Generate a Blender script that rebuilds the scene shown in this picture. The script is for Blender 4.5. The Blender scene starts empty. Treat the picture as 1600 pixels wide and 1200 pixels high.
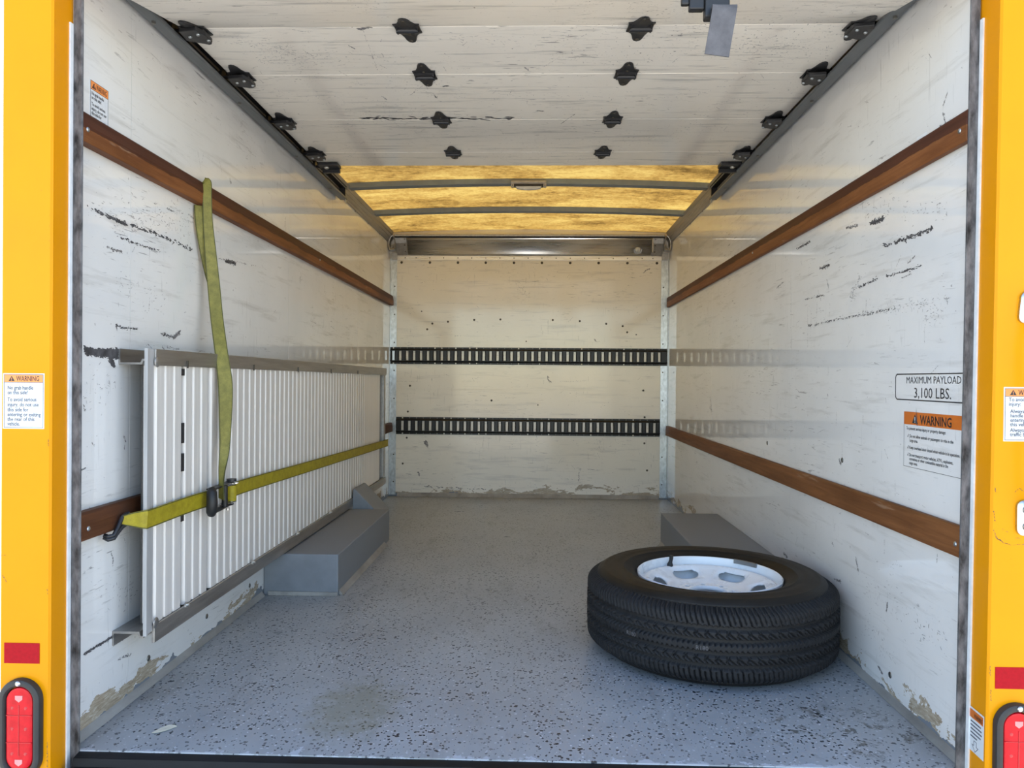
import bpy, math, random
import numpy as np
from mathutils import Vector, Matrix
SC = bpy.context.scene
COL = SC.collection
PI = math.pi

# ------------------------------------------------------------------ camera, world, sun, exposure
cam_d = bpy.data.cameras.new('camera')
cam = bpy.data.objects.new('camera', cam_d)
COL.objects.link(cam)
cam_d.sensor_width = 36.0
cam_d.lens = 1160.0 / 1600.0 * 36.0
cam_d.clip_start = 0.02
cam_d.clip_end = 500.0
YAW, PITCH, ROLL = 0.031, -0.0044, 0.0078
fw = Vector((-math.sin(YAW) * math.cos(PITCH), math.cos(YAW) * math.cos(PITCH), math.sin(PITCH)))
rt = Vector((math.cos(YAW), math.sin(YAW), 0.0))
up = rt.cross(fw)
r2 = rt * math.cos(ROLL) + up * math.sin(ROLL)
u2 = up * math.cos(ROLL) - rt * math.sin(ROLL)
M = Matrix((r2, u2, -fw)).transposed().to_4x4()
M.translation = Vector((0.05, 0.0, 0.8325))
cam.matrix_world = M
SC.camera = cam

SUN_EL, SUN_AZ = math.radians(52), math.radians(14)      # azimuth from +Y towards +X
world = bpy.data.worlds.new('sky')
SC.world = world
world.use_nodes = True
wn = world.node_tree
bg = wn.nodes['Background']
sky = wn.nodes.new('ShaderNodeTexSky')
sky.sky_type = 'NISHITA'
sky.sun_disc = False
sky.sun_elevation = SUN_EL
sky.sun_rotation = SUN_AZ
sky.air_density = 1.0
sky.dust_density = 0.3
sky.ozone_density = 1.0
wn.links.new(sky.outputs['Color'], bg.inputs['Color'])
bg.inputs['Strength'].default_value = 0.42
sun_d = bpy.data.lights.new('sun', 'SUN')
sun_d.energy = 8.0
sun_d.angle = math.radians(0.6)
sun_d.color = (1.0, 0.95, 0.88)
sun = bpy.data.objects.new('sun', sun_d)
COL.objects.link(sun)
sd = Vector((math.sin(SUN_AZ) * math.cos(SUN_EL), math.cos(SUN_AZ) * math.cos(SUN_EL), math.sin(SUN_EL)))
sun.rotation_euler = sd.to_track_quat('Z', 'Y').to_euler()
sun.location = (0, 4, 12)
SC.view_settings.view_transform = 'Standard'
SC.view_settings.look = 'None'
SC.view_settings.gamma = 1.0
SC.view_settings.use_curve_mapping = False
SC.view_settings.exposure = 0.52

# ------------------------------------------------------------------ dimensions of the cargo box
WX = 0.99          # inner faces of the side walls
YB = 5.283         # inner face of the back wall
YW = 1.632         # rear edge of the side walls
ZR = 1.88          # top of the side walls

# ------------------------------------------------------------------ materials
def nodes(name):
    m = bpy.data.materials.new(name)
    m.use_nodes = True
    nt = m.node_tree
    return m, nt, nt.nodes['Principled BSDF']

class N:
    """small node builder"""
    def __init__(s, nt):
        s.nt = nt
        tc = nt.nodes.new('ShaderNodeTexCoord')
        s.obj = tc.outputs['Object']
    def link(s, a, b):
        s.nt.links.new(a, b)
    def mapping(s, scale, rot=(0, 0, 0), loc=(0, 0, 0)):
        n = s.nt.nodes.new('ShaderNodeMapping')
        n.inputs['Scale'].default_value = scale
        n.inputs['Rotation'].default_value = rot
        n.inputs['Location'].default_value = loc
        s.link(s.obj, n.inputs['Vector'])
        return n.outputs['Vector']
    def noise(s, vec, scale=1.0, detail=4, rough=0.55, dist=0.0):
        n = s.nt.nodes.new('ShaderNodeTexNoise')
        n.inputs['Scale'].default_value = scale
        n.inputs['Detail'].default_value = detail
        n.inputs['Roughness'].default_value = rough
        n.inputs['Distortion'].default_value = dist
        s.link(vec, n.inputs['Vector'])
        return n.outputs['Fac']
    def ramp(s, fac, stops):
        n = s.nt.nodes.new('ShaderNodeValToRGB')
        cr = n.color_ramp
        while len(cr.elements) < len(stops):
            cr.elements.new(0.5)
        for e, (p, c) in zip(cr.elements, stops):
            e.position = p
            e.color = (c, c, c, 1) if isinstance(c, (int, float)) else (*c, 1)
        s.link(fac, n.inputs['Fac'])
        return n.outputs['Color']
    def math(s, op, a, b=None, clamp=False):
        n = s.nt.nodes.new('ShaderNodeMath')
        n.operation = op
        n.use_clamp = clamp
        for i, v in enumerate((a, b)):
            if v is None:
                continue
            if isinstance(v, (int, float)):
                n.inputs[i].default_value = v
            else:
                s.link(v, n.inputs[i])
        return n.outputs[0]
    def mix(s, fac, a, b, mode='MIX'):
        n = s.nt.nodes.new('ShaderNodeMix')
        n.data_type = 'RGBA'
        n.blend_type = mode
        for key, v in ((0, fac), (6, a), (7, b)):
            if isinstance(v, (int, float)):
                n.inputs[key].default_value = v
            elif isinstance(v, tuple):
                n.inputs[key].default_value = (*v, 1)
            else:
                s.link(v, n.inputs[key])
        return n.outputs[2]
    def axis(s, k):
        n = s.nt.nodes.new('ShaderNodeSeparateXYZ')
        s.link(s.obj, n.inputs[0])
        return n.outputs[k]
    def bump(s, h, strength, dist=0.002):
        n = s.nt.nodes.new('ShaderNodeBump')
        n.inputs['Strength'].default_value = strength
        n.inputs['Distance'].default_value = dist
        s.link(h, n.inputs['Height'])
        return n.outputs['Normal']

def plain(name, col, rough=0.5, metal=0.0, spec=0.5, var=0.12, scale=30.0, bump=0.0, stretch=(1, 1, 1), coat=0.0):
    m, nt, b = nodes(name)
    n = N(nt)
    f = n.noise(n.mapping(stretch), scale, 5, 0.6)
    lo = tuple(c * (1 - var) for c in col)
    hi = tuple(min(1, c * (1 + var)) for c in col)
    n.link(n.ramp(f, [(0.3, lo), (0.7, hi)]), b.inputs['Base Color'])
    n.link(n.ramp(f, [(0.25, max(0.02, rough - 0.07)), (0.75, min(1, rough + 0.07))]), b.inputs['Roughness'])
    b.inputs['Metallic'].default_value = metal
    b.inputs['Specular IOR Level'].default_value = spec
    b.inputs['Coat Weight'].default_value = coat
    b.inputs['Coat Roughness'].default_value = 0.06
    if bump:
        n.link(n.bump(f, bump), b.inputs['Normal'])
    return m

def wall_paint(name, run, col, gloss=0.02, wear=True, dirt=1.0):
    """white painted plywood liner; run = 'x' or 'y', the direction of its grain"""
    m, nt, b = nodes(name)
    n = N(nt)
    st = (1, 0.09, 1) if run == 'y' else (0.09, 1, 1)
    vt = (1, 1, 0.08)
    blotch = n.noise(n.mapping((1, 1, 1)), 2.3, 5, 0.6)
    c = n.mix(n.ramp(blotch, [(0.35, 0.0), (0.75, 1.0)]), col, tuple(v * 0.90 for v in col))
    streak = n.noise(n.mapping(st), 34, 6, 0.62, 0.3)
    c = n.mix(n.math('MULTIPLY', n.ramp(streak, [(0.55, 0.0), (0.72, 1.0)]), 0.42 * dirt), c, (0.42, 0.40, 0.37))
    patch = n.ramp(n.noise(n.mapping((1, 1, 1), loc=(3.1, 1.7, 0.4)), 2.9, 4, 0.6), [(0.47, 0.0), (0.66, 1.0)])
    fine = n.noise(n.mapping(st, loc=(7, 2, 5)), 150, 3, 0.6, 0.6)
    k = n.math('MULTIPLY', n.ramp(fine, [(0.63, 0.0), (0.68, 1.0)]), patch)
    c = n.mix(n.math('MULTIPLY', k, 0.65 * dirt), c, (0.16, 0.15, 0.15))
    vert = n.noise(n.mapping(vt, loc=(2, 5, 1)), 110, 3, 0.6, 0.5)
    p2 = n.ramp(n.noise(n.mapping((1, 1, 1), loc=(9, 4, 6)), 2.4, 3, 0.6), [(0.5, 0.0), (0.66, 1.0)])
    k2 = n.math('MULTIPLY', n.ramp(vert, [(0.64, 0.0), (0.69, 1.0)]), p2)
    c = n.mix(n.math('MULTIPLY', k2, 0.5 * dirt), c, (0.2, 0.19, 0.18))
    speck = n.noise(n.mapping((1, 1, 1), loc=(1, 8, 3)), 70, 3, 0.7)
    c = n.mix(n.math('MULTIPLY', n.ramp(speck, [(0.70, 0.0), (0.74, 1.0)]), 0.6 * dirt), c, (0.14, 0.12, 0.11))
    if wear:
        z = n.axis(2)
        wv = n.noise(n.mapping((1.0, 1.0, 2.5)), 4.6, 6, 0.68, 0.4)
        lim = n.ramp(wv, [(0.44, 0.012), (0.62, 0.10)])
        bare = n.math('LESS_THAN', z, lim)
        grain = n.noise(n.mapping((1, 1, 6)), 30, 5, 0.7, 1.0)
        plycol = n.ramp(grain, [(0.3, (0.25, 0.19, 0.12)), (0.55, (0.45, 0.38, 0.28)), (0.7, (0.62, 0.58, 0.50))])
        c = n.mix(bare, c, plycol)
        g = n.math('LESS_THAN', z, n.ramp(n.noise(n.mapping((1, 1, 1), loc=(4, 4, 4)), 7, 5, 0.6), [(0.4, 0.006), (0.7, 0.045)]))
        c = n.mix(g, c, (0.20, 0.22, 0.25))
    n.link(c, b.inputs['Base Color'])
    n.link(n.ramp(blotch, [(0.3, gloss), (0.8, gloss + 0.035)]), b.inputs['Roughness'])
    b.inputs['Specular IOR Level'].default_value = 0.5
    n.link(n.bump(streak, 0.004, 0.001), b.inputs['Normal'])
    return m

def floor_paint():
    m, nt, b = nodes('grey flecked epoxy')
    n = N(nt)
    base = n.ramp(n.noise(n.mapping((1, 1, 1)), 3, 6, 0.6), [(0.3, (0.31, 0.322, 0.330)), (0.7, (0.40, 0.415, 0.42))])
    base = n.mix(n.math('MULTIPLY', n.ramp(n.noise(n.mapping((1, 0.25, 1)), 9, 6, 0.7), [(0.55, 0.0), (0.75, 1.0)]), 0.5), base, (0.13, 0.125, 0.115))
    def chips(scale, st, loc, thr, size):
        v = nt.nodes.new('ShaderNodeTexVoronoi')
        v.inputs['Scale'].default_value = scale
        dv = nt.nodes.new('ShaderNodeVectorMath')
        dv.operation = 'ADD'
        nn = nt.nodes.new('ShaderNodeTexNoise')
        nn.inputs['Scale'].default_value = 120
        mp = n.mapping(st, (0, 0, 0.4), loc)
        n.link(mp, nn.inputs['Vector'])
        sc = nt.nodes.new('ShaderNodeVectorMath')
        sc.operation = 'SCALE'
        sc.inputs['Scale'].default_value = 0.008
        n.link(nn.outputs['Color'], sc.inputs[0])
        n.link(mp, dv.inputs[0])
        n.link(sc.outputs[0], dv.inputs[1])
        n.link(dv.outputs[0], v.inputs['Vector'])
        sep = nt.nodes.new('ShaderNodeSeparateColor')
        n.link(v.outputs['Color'], sep.inputs[0])
        has = n.math('GREATER_THAN', sep.outputs[0], thr)
        rad = n.math('MULTIPLY', sep.outputs[1], size)
        near = n.math('LESS_THAN', v.outputs['Distance'], rad)
        return n.math('MULTIPLY', has, near)
    dark = n.math('MAXIMUM', chips(122, (1, 0.8, 1), (0.3, 0.2, 0), 0.34, 0.46), chips(82, (0.8, 1, 1), (3.3, 1.2, 0), 0.74, 0.42))
    dens = n.ramp(n.noise(n.mapping((1, 1, 1), loc=(2, 9, 0)), 5, 3), [(0.36, 0.55), (0.6, 1.0)])
    base = n.mix(n.math('MULTIPLY', dark, dens), base, (0.030, 0.032, 0.040))
    lite = chips(125, (0.9, 1, 1), (1.3, 5.2, 0), 0.66, 0.36)
    base = n.mix(n.math('MULTIPLY', lite, dens), base, (0.55, 0.57, 0.60))
    # yellowish worn patch and chipped pale paint along the sill
    x, y = n.axis(0), n.axis(1)
    dx = n.math('MULTIPLY', n.math('ADD', x, 0.40), 6.0)
    dy = n.math('MULTIPLY', n.math('ADD', y, -1.87), 4.0)
    rr = n.math('ADD', n.math('MULTIPLY', dx, dx), n.math('MULTIPLY', dy, dy))
    nz = n.noise(n.mapping((1, 1, 1)), 22, 5, 0.7)
    st = n.math('SUBTRACT', n.math('MULTIPLY', nz, 1.6), rr)
    base = n.mix(n.math('MULTIPLY', n.ramp(st, [(0.15, 0.0), (0.7, 1.0)]), 0.55), base, (0.20, 0.19, 0.12))
    edge = n.math('LESS_THAN', y, n.ramp(n.noise(n.mapping((1, 1, 1), loc=(5, 5, 5)), 14, 6, 0.75), [(0.48, 1.622), (0.72, 1.668)]))
    base = n.mix(edge, base, (0.50, 0.52, 0.55))
    dx2 = n.math('MULTIPLY', n.math('ADD', x, -0.80), 3.2)
    dy2 = n.math('MULTIPLY', n.math('ADD', y, -1.80), 5.5)
    r3 = n.math('ADD', n.math('MULTIPLY', dx2, dx2), n.math('MULTIPLY', dy2, dy2))
    dirt = n.math('MULTIPLY', n.ramp(n.noise(n.mapping((1, 1, 1), loc=(6, 2, 1)), 16, 6, 0.75, 0.5), [(0.54, 0.0), (0.60, 1.0)]), n.ramp(r3, [(0.2, 1.0), (0.8, 0.0)]))
    base = n.mix(n.math('MULTIPLY', dirt, 0.75), base, (0.075, 0.07, 0.055))
    n.link(base, b.inputs['Base Color'])
    n.link(n.ramp(n.noise(n.mapping((1, 1, 1)), 6, 6, 0.7), [(0.3, 0.26), (0.75, 0.46)]), b.inputs['Roughness'])
    n.link(n.bump(n.noise(n.mapping((1, 1, 1)), 90, 4, 0.6), 0.12, 0.001), b.inputs['Normal'])
    return m

def roof_glass():
    m, nt, b = nodes('amber translucent fibreglass')
    n = N(nt)
    fib = n.noise(n.mapping((0.30, 1, 1), (0, 0, 0.25)), 60, 6, 0.75, 0.8)
    fib2 = n.noise(n.mapping((0.5, 0.3, 1), (0, 0, -0.5)), 90, 4, 0.7, 0.5)
    cloud = n.noise(n.mapping((0.55, 1, 1)), 3.4, 6, 0.66, 0.8)
    s = n.math('ADD', n.math('MULTIPLY', fib, 0.36), n.math('MULTIPLY', cloud, 0.42))
    s = n.math('ADD', s, n.math('MULTIPLY', fib2, 0.22))
    c = n.ramp(s, [(0.40, (0.42, 0.31, 0.15)), (0.49, (0.80, 0.60, 0.28)), (0.58, (1.0, 0.84, 0.44))])
    tr = nt.nodes.new('ShaderNodeBsdfTranslucent')
    df = nt.nodes.new('ShaderNodeBsdfDiffuse')
    n.link(n.mix(1.0, c, (ROOF_T, ROOF_T, ROOF_T), 'MULTIPLY'), tr.inputs['Color'])
    n.link(n.mix(1.0, c, (0.35, 0.35, 0.35), 'MULTIPLY'), df.inputs['Color'])
    ad = nt.nodes.new('ShaderNodeAddShader')
    n.link(tr.outputs[0], ad.inputs[0])
    n.link(df.outputs[0], ad.inputs[1])
    n.link(ad.outputs[0], nt.nodes['Material Output'].inputs['Surface'])
    return m

def wood(name, zmid, a, c, dark):
    """oak tie rail: grain runs along y; the upper half carries a dark stain with a ragged edge"""
    m, nt, b = nodes(name)
    n = N(nt)
    g = n.noise(n.mapping((1, 0.05, 1)), 60, 6, 0.65, 0.6)
    col = n.ramp(g, [(0.3, a), (0.7, c)])
    big = n.noise(n.mapping((1, 0.5, 1), loc=(2, 2, 2)), 3.0, 5, 0.6)
    col = n.mix(n.math('MULTIPLY', n.ramp(big, [(0.5, 0.0), (0.7, 1.0)]), 0.55), col, tuple(v * 0.45 for v in a))
    pale = n.noise(n.mapping((1, 0.12, 1), loc=(5, 1, 8)), 24, 4, 0.7)
    col = n.mix(n.math('MULTIPLY', n.ramp(pale, [(0.66, 0.0), (0.72, 1.0)]), 0.35), col, (0.42, 0.30, 0.20))
    if zmid is not None:
        wob = n.math('MULTIPLY', n.math('SUBTRACT', n.noise(n.mapping((1, 1, 0.2)), 9, 4, 0.6), 0.5), 0.02)
        st = n.math('GREATER_THAN', n.math('ADD', n.axis(2), wob), zmid)
        col = n.mix(n.math('MULTIPLY', st, 0.9), col, n.ramp(g, [(0.3, dark), (0.7, tuple(v * 1.7 for v in dark))]))
    n.link(col, b.inputs['Base Color'])
    b.inputs['Roughness'].default_value = 0.55
    b.inputs['Specular IOR Level'].default_value = 0.22
    n.link(n.bump(g, 0.25, 0.002), b.inputs['Normal'])
    return m

def metal(name, col, rough=0.35, st=(1, 1, 1), scale=40, var=0.1, metallic=1.0, bump=0.0):
    return plain(name, col, rough, metallic, 0.5, var, scale, bump, st)

ROOF_T = 0.425
MAT = {}
MAT['wall_side'] = wall_paint('white painted liner, side', 'y', (0.775, 0.765, 0.745))
MAT['wall_back'] = wall_paint('white painted liner, back', 'x', (0.83, 0.78, 0.68), 0.09)
MAT['door'] = wall_paint('white painted door panel', 'x', (0.90, 0.84, 0.745), 0.07, False, 1.9)
MAT['floor'] = floor_paint()
MAT['roof'] = roof_glass()
MAT['rail_up'] = wood('oak rail, stained', 1.394, (0.15, 0.048, 0.014), (0.27, 0.105, 0.036), (0.045, 0.014, 0.008))
MAT['rail_low'] = wood('oak rail', None, (0.13, 0.046, 0.014), (0.24, 0.098, 0.034), (0.05, 0.02, 0.01))
MAT['yellow'] = plain('yellow truck paint', (0.74, 0.285, 0.001), 0.38, 0, 0.10, 0.03, 6, 0, (1, 1, 1), 0.1)
MAT['white_trim'] = plain('white rubber strip', (0.75, 0.76, 0.76), 0.5)
MAT['seal'] = plain('grimy grey guide seal', (0.115, 0.110, 0.110), 0.65, 0, 0.3, 0.85, 55, 0.3, (1, 1, 0.35))
MAT['galv'] = metal('galvanised steel', (0.50, 0.53, 0.55), 0.38, (1, 1, 0.6), 60, 0.25)
MAT['alu'] = metal('brushed aluminium', (0.74, 0.72, 0.69), 0.30, (0.03, 1, 1), 120, 0.10, 0.9)
MAT['alu_dull'] = metal('weathered aluminium', (0.42, 0.405, 0.385), 0.5, (1, 0.08, 1), 60, 0.18)
MAT['alu_rib'] = metal('mill aluminium ribs', (0.71, 0.675, 0.635), 0.42, (1, 1, 0.05), 70, 0.08, 0.12)
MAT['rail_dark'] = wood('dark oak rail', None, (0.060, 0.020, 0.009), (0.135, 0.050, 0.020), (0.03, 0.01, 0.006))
MAT['alu_edge'] = plain('grey mill aluminium edge', (0.46, 0.455, 0.45), 0.45, 0.25, 0.5, 0.15, 50, 0, (1, 1, 0.1))
MAT['plank'] = plain('bright mill plank', (0.84, 0.82, 0.80), 0.45, 0.1, 0.5, 0.06, 40, 0, (1, 1, 0.05))
MAT['bow'] = plain('blue grey painted steel', (0.20, 0.225, 0.235), 0.5, 0.2, 0.5, 0.1, 20)
MAT['track'] = plain('dark track steel', (0.15, 0.16, 0.165), 0.45, 0.2, 0.5, 0.2, 40, 0, (1, 0.1, 1))
MAT['shade'] = plain('black track lining', (0.008, 0.008, 0.010), 0.5)  # shade inside the door tracks, painted as plain black
MAT['black'] = plain('black coated steel', (0.018, 0.018, 0.020), 0.42, 0, 0.5, 0.2, 40)
MAT['etrack'] = plain('black e-track steel', (0.009, 0.009, 0.009), 0.38, 0, 0.35, 0.3, 40)
MAT['rivet'] = metal('bright rivet', (0.75, 0.73, 0.68), 0.3)
MAT['screw'] = metal('dull screw head', (0.26, 0.25, 0.23), 0.45)
MAT['screw_dark'] = plain('dark screw head', (0.07, 0.06, 0.045), 0.5, 0.4)
MAT['wheelbox'] = plain('grey floor paint on wheel box', (0.20, 0.215, 0.235), 0.5, 0, 0.4, 0.10, 12, 0.1)
MAT['cove'] = plain('worn grey cove', (0.30, 0.285, 0.26), 0.55, 0, 0.4, 0.35, 9, 0, (1, 0.4, 1))
MAT['tyre'] = plain('black tread rubber', (0.017, 0.017, 0.018), 0.6, 0, 0.22, 0.2, 30)
MAT['sidewall'] = plain('dusty sidewall rubber', (0.012, 0.011, 0.010), 0.5, 0, 0.22, 0.4, 7, 0, (1, 1, 1))
MAT['white_steel'] = plain('white painted steel', (0.88, 0.90, 0.91), 0.3, 0, 0.5, 0.03, 20)
MAT['rubber'] = plain('black rubber', (0.011, 0.011, 0.011), 0.5)
MAT['lead'] = metal('grey wheel weight', (0.30, 0.30, 0.30), 0.5)
MAT['scuff'] = plain('black rubber scuff', (0.075, 0.072, 0.075), 0.7, 0, 0.3, 0.5, 60)
MAT['scuff_light'] = plain('faint grey scuff', (0.30, 0.29, 0.285), 0.6, 0, 0.3, 0.3, 60)
MAT['scuff_mid'] = plain('grey rubber scuff', (0.19, 0.18, 0.178), 0.7, 0, 0.3, 0.4, 60)
MAT['emblem'] = plain('pale pink emblem', (0.72, 0.26, 0.25), 0.4)
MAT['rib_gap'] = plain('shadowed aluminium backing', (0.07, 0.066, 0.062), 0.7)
MAT['decal'] = plain('white vinyl', (0.70, 0.72, 0.74), 0.4, 0, 0.5, 0.03)
MAT['orange'] = plain('orange print', (0.85, 0.28, 0.07), 0.4, 0, 0.5, 0.04)
MAT['orange_dark'] = plain('deep orange print', (0.60, 0.15, 0.018), 0.35, 0, 0.5, 0.06)
MAT['ink'] = plain('black ink', (0.018, 0.018, 0.022), 0.5)
MAT['ink_grey'] = plain('grey ink', (0.085, 0.09, 0.12), 0.5)
MAT['red_tape'] = plain('red reflective tape', (0.38, 0.005, 0.012), 0.4, 0, 0.1, 0.12, 160)
MAT['lens'] = plain('red lamp lens', (0.62, 0.008, 0.016), 0.2, 0, 0.2, 0.15, 60, 0, (1, 1, 1), 0.05)
MAT['lens_dark'] = plain('red lens rib', (0.50, 0.008, 0.015), 0.2, 0, 0.6, 0.1)
MAT['bezel'] = plain('black rubber grommet', (0.030, 0.029, 0.028), 0.5, 0, 0.4, 0.2)
MAT['chrome'] = metal('polished stainless', (0.52, 0.52, 0.52), 0.28)
MAT['clear'] = plain('frosted lens', (0.55, 0.56, 0.55), 0.25)
MAT['strap_grey'] = plain('grey webbing', (0.11, 0.105, 0.11), 0.7, 0, 0.3, 0.22, 40, 0.2)
MAT['ground'] = plain('sunlit concrete yard', (0.66, 0.59, 0.48), 0.9, 0, 0.3, 0.15, 2)
MAT['leaf'] = plain('dry leaf', (0.72, 0.68, 0.54), 0.7)
MAT['sill'] = plain('worn black sill', (0.010, 0.010, 0.011), 0.55, 0, 0.2, 0.5, 40, 0.3, (0.2, 1, 1))

def webbing(name, a, c):
    m, nt, b = nodes(name)
    n = N(nt)
    f = n.noise(n.mapping((1, 1, 1)), 45, 5, 0.65)
    w = n.noise(n.mapping((60, 60, 60)), 12, 2, 0.5)
    n.link(n.ramp(n.math('ADD', n.math('MULTIPLY', f, 0.75), n.math('MULTIPLY', w, 0.25)), [(0.35, a), (0.65, c)]), b.inputs['Base Color'])
    b.inputs['Roughness'].default_value = 0.62
    n.link(n.bump(w, 0.3, 0.001), b.inputs['Normal'])
    return m
MAT['web'] = webbing('yellow webbing', (0.27, 0.21, 0.004), (0.42, 0.34, 0.010))
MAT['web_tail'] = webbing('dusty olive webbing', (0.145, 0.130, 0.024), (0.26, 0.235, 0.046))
MAT['web_edge'] = plain('dark edge stitching', (0.07, 0.07, 0.015), 0.7)

# ------------------------------------------------------------------ mesh builder
class MB:
    def __init__(s):
        s.v, s.f = [], []
    def add(s, verts, faces):
        o = len(s.v)
        s.v += [tuple(map(float, p)) for p in verts]
        s.f += [tuple(i + o for i in f) for f in faces]
        return s
    def box(s, x0, x1, y0, y1, z0, z1):
        x0, x1 = sorted((x0, x1)); y0, y1 = sorted((y0, y1)); z0, z1 = sorted((z0, z1))
        return s.add([(x0, y0, z0), (x1, y0, z0), (x1, y1, z0), (x0, y1, z0), (x0, y0, z1), (x1, y0, z1), (x1, y1, z1), (x0, y1, z1)],
                     [(0, 3, 2, 1), (4, 5, 6, 7), (0, 1, 5, 4), (1, 2, 6, 5), (2, 3, 7, 6), (3, 0, 4, 7)])
    def loft(s, rings, closed=True, caps=True):
        n = len(rings[0]); o = len(s.v); k = len(rings)
        for r in rings:
            s.v += [tuple(map(float, p)) for p in r]
        m = n if closed else n - 1
        for i in range(k - 1):
            for j in range(m):
                a, b2 = o + i * n + j, o + i * n + (j + 1) % n
                s.f.append((a, b2, b2 + n, a + n))
        if caps and closed:
            s.f.append(tuple(o + j for j in reversed(range(n))))
            s.f.append(tuple(o + (k - 1) * n + j for j in range(n)))
        return s
    def prism(s, prof, axis, a0, a1):
        """profile of 2-D points extruded along an axis: 'x' -> (y,z), 'y' -> (x,z), 'z' -> (x,y)"""
        def P(p, a):
            return {'x': (a, p[0], p[1]), 'y': (p[0], a, p[1]), 'z': (p[0], p[1], a)}[axis]
        return s.loft([[P(p, a0) for p in prof], [P(p, a1) for p in prof]])
    def sheet(s, prof, t, axis, a0, a1):
        """open polyline profile given thickness t, extruded"""
        n = len(prof); off = []
        for i in range(n):
            d = Vector((0, 0))
            if i: d += (Vector(prof[i]) - Vector(prof[i - 1])).normalized()
            if i < n - 1: d += (Vector(prof[i + 1]) - Vector(prof[i])).normalized()
            d = d.normalized() if d.length > 1e-6 else Vector((1, 0))
            off.append((prof[i][0] - d.y * t, prof[i][1] + d.x * t))
        return s.prism(list(prof) + off[::-1], axis, a0, a1)
    def tube(s, pts, r, n=10, caps=True, rb=None, upv=None):
        P = [Vector(p) for p in pts]; rings = []
        rs = r if isinstance(r, (list, tuple)) else [r] * len(P)
        prev = None
        for i, p in enumerate(P):
            t = (P[min(i + 1, len(P) - 1)] - P[max(i - 1, 0)]).normalized()
            if prev is None:
                a = Vector(upv) if upv else (Vector((0, 0, 1)) if abs(t.z) < 0.9 else Vector((1, 0, 0)))
            else:
                a = prev
            a = (a - t * a.dot(t)).normalized(); prev = a
            c = t.cross(a)
            q = rb if rb else 1.0
            rings.append([p + a * rs[i] * math.cos(2 * PI * j / n) + c * rs[i] * q * math.sin(2 * PI * j / n) for j in range(n)])
        return s.loft(rings, True, caps)
    def cyl(s, c, d, r, h, n=12, r2=None):
        c, d = Vector(c), Vector(d).normalized()
        return s.tube([c, c + d * h], [r, r if r2 is None else r2], n)
    def dome(s, c, d, r, h, n=10):
        c, d = Vector(c), Vector(d).normalized()
        a = Vector((0, 0, 1)) if abs(d.z) < 0.9 else Vector((1, 0, 0))
        a = (a - d * a.dot(d)).normalized(); b2 = d.cross(a)
        rings = []
        for q, e in ((1.0, 0.0), (0.95, 0.35), (0.72, 0.75), (0.35, 0.97), (0.05, 1.0)):
            rings.append([c + d * h * e + (a * math.cos(2 * PI * j / n) + b2 * math.sin(2 * PI * j / n)) * r * q for j in range(n)])
        return s.loft(rings)
    def lathe(s, prof, c=(0, 0), n=64, closed_prof=False):
        o = len(s.v); k = len(prof)
        for j in range(n):
            a = 2 * PI * j / n
            for r, z in prof:
                s.v.append((c[0] + r * math.cos(a), c[1] + r * math.sin(a), z))
        for j in range(n):
            j2 = (j + 1) % n
            for i in range(k if closed_prof else k - 1):
                i2 = (i + 1) % k
                s.f.append((o + j * k + i, o + j2 * k + i, o + j2 * k + i2, o + j * k + i2))
        return s
    def build(s, name, m, parent=None, smooth=False, bevel=0.0, seg=2, root=None):
        me = bpy.data.meshes.new(name)
        me.from_pydata(s.v, [], s.f)
        me.update()
        if m is not None:
            me.materials.append(MAT[m])
        if smooth:
            me.polygons.foreach_set('use_smooth', [True] * len(me.polygons))
            if smooth == 'auto':
                me.set_sharp_from_angle(angle=math.radians(38))
        o = bpy.data.objects.new(name, me)
        COL.objects.link(o)
        if parent is not None:
            attach(o, parent)
        if bevel:
            b = o.modifiers.new('bevel', 'BEVEL')
            b.width = bevel; b.segments = seg; b.limit_method = 'ANGLE'; b.angle_limit = math.radians(40)
        return o

def world_of(o):
    m = o.matrix_parent_inverse @ o.matrix_basis
    return world_of(o.parent) @ m if o.parent else o.matrix_basis.copy()

def attach(o, parent):
    o.parent = parent
    o.matrix_parent_inverse = world_of(parent).inverted()

def thing(name, loc, label, cat, group=None, kind=None):
    o = bpy.data.objects.new(name, None)
    o.empty_display_size = 0.05
    COL.objects.link(o)
    o.location = loc
    return tag(o, label, cat, group, kind)

def tag(o, label, cat=None, group=None, kind=None):
    o['label'] = label
    if cat: o['category'] = cat
    if group: o['group'] = group
    if kind: o['kind'] = kind
    return o

def struct(o, label):
    return tag(o, label, None, None, 'structure')

def copy_part(o, delta, parent=None):
    c = o.copy()
    COL.objects.link(c)
    c.location = Vector(o.location) + Vector(delta)
    return c

def copy_tree(root, delta, label):
    """copy a thing with its parts and sub-parts"""
    r = root.copy(); COL.objects.link(r)
    r.location = Vector(root.location) + Vector(delta)
    r['label'] = label
    def rec(src, dst):
        for ch in list(src.children):
            c = ch.copy(); COL.objects.link(c); c.parent = dst
            rec(ch, c)
    rec(root, r)
    return r

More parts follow.
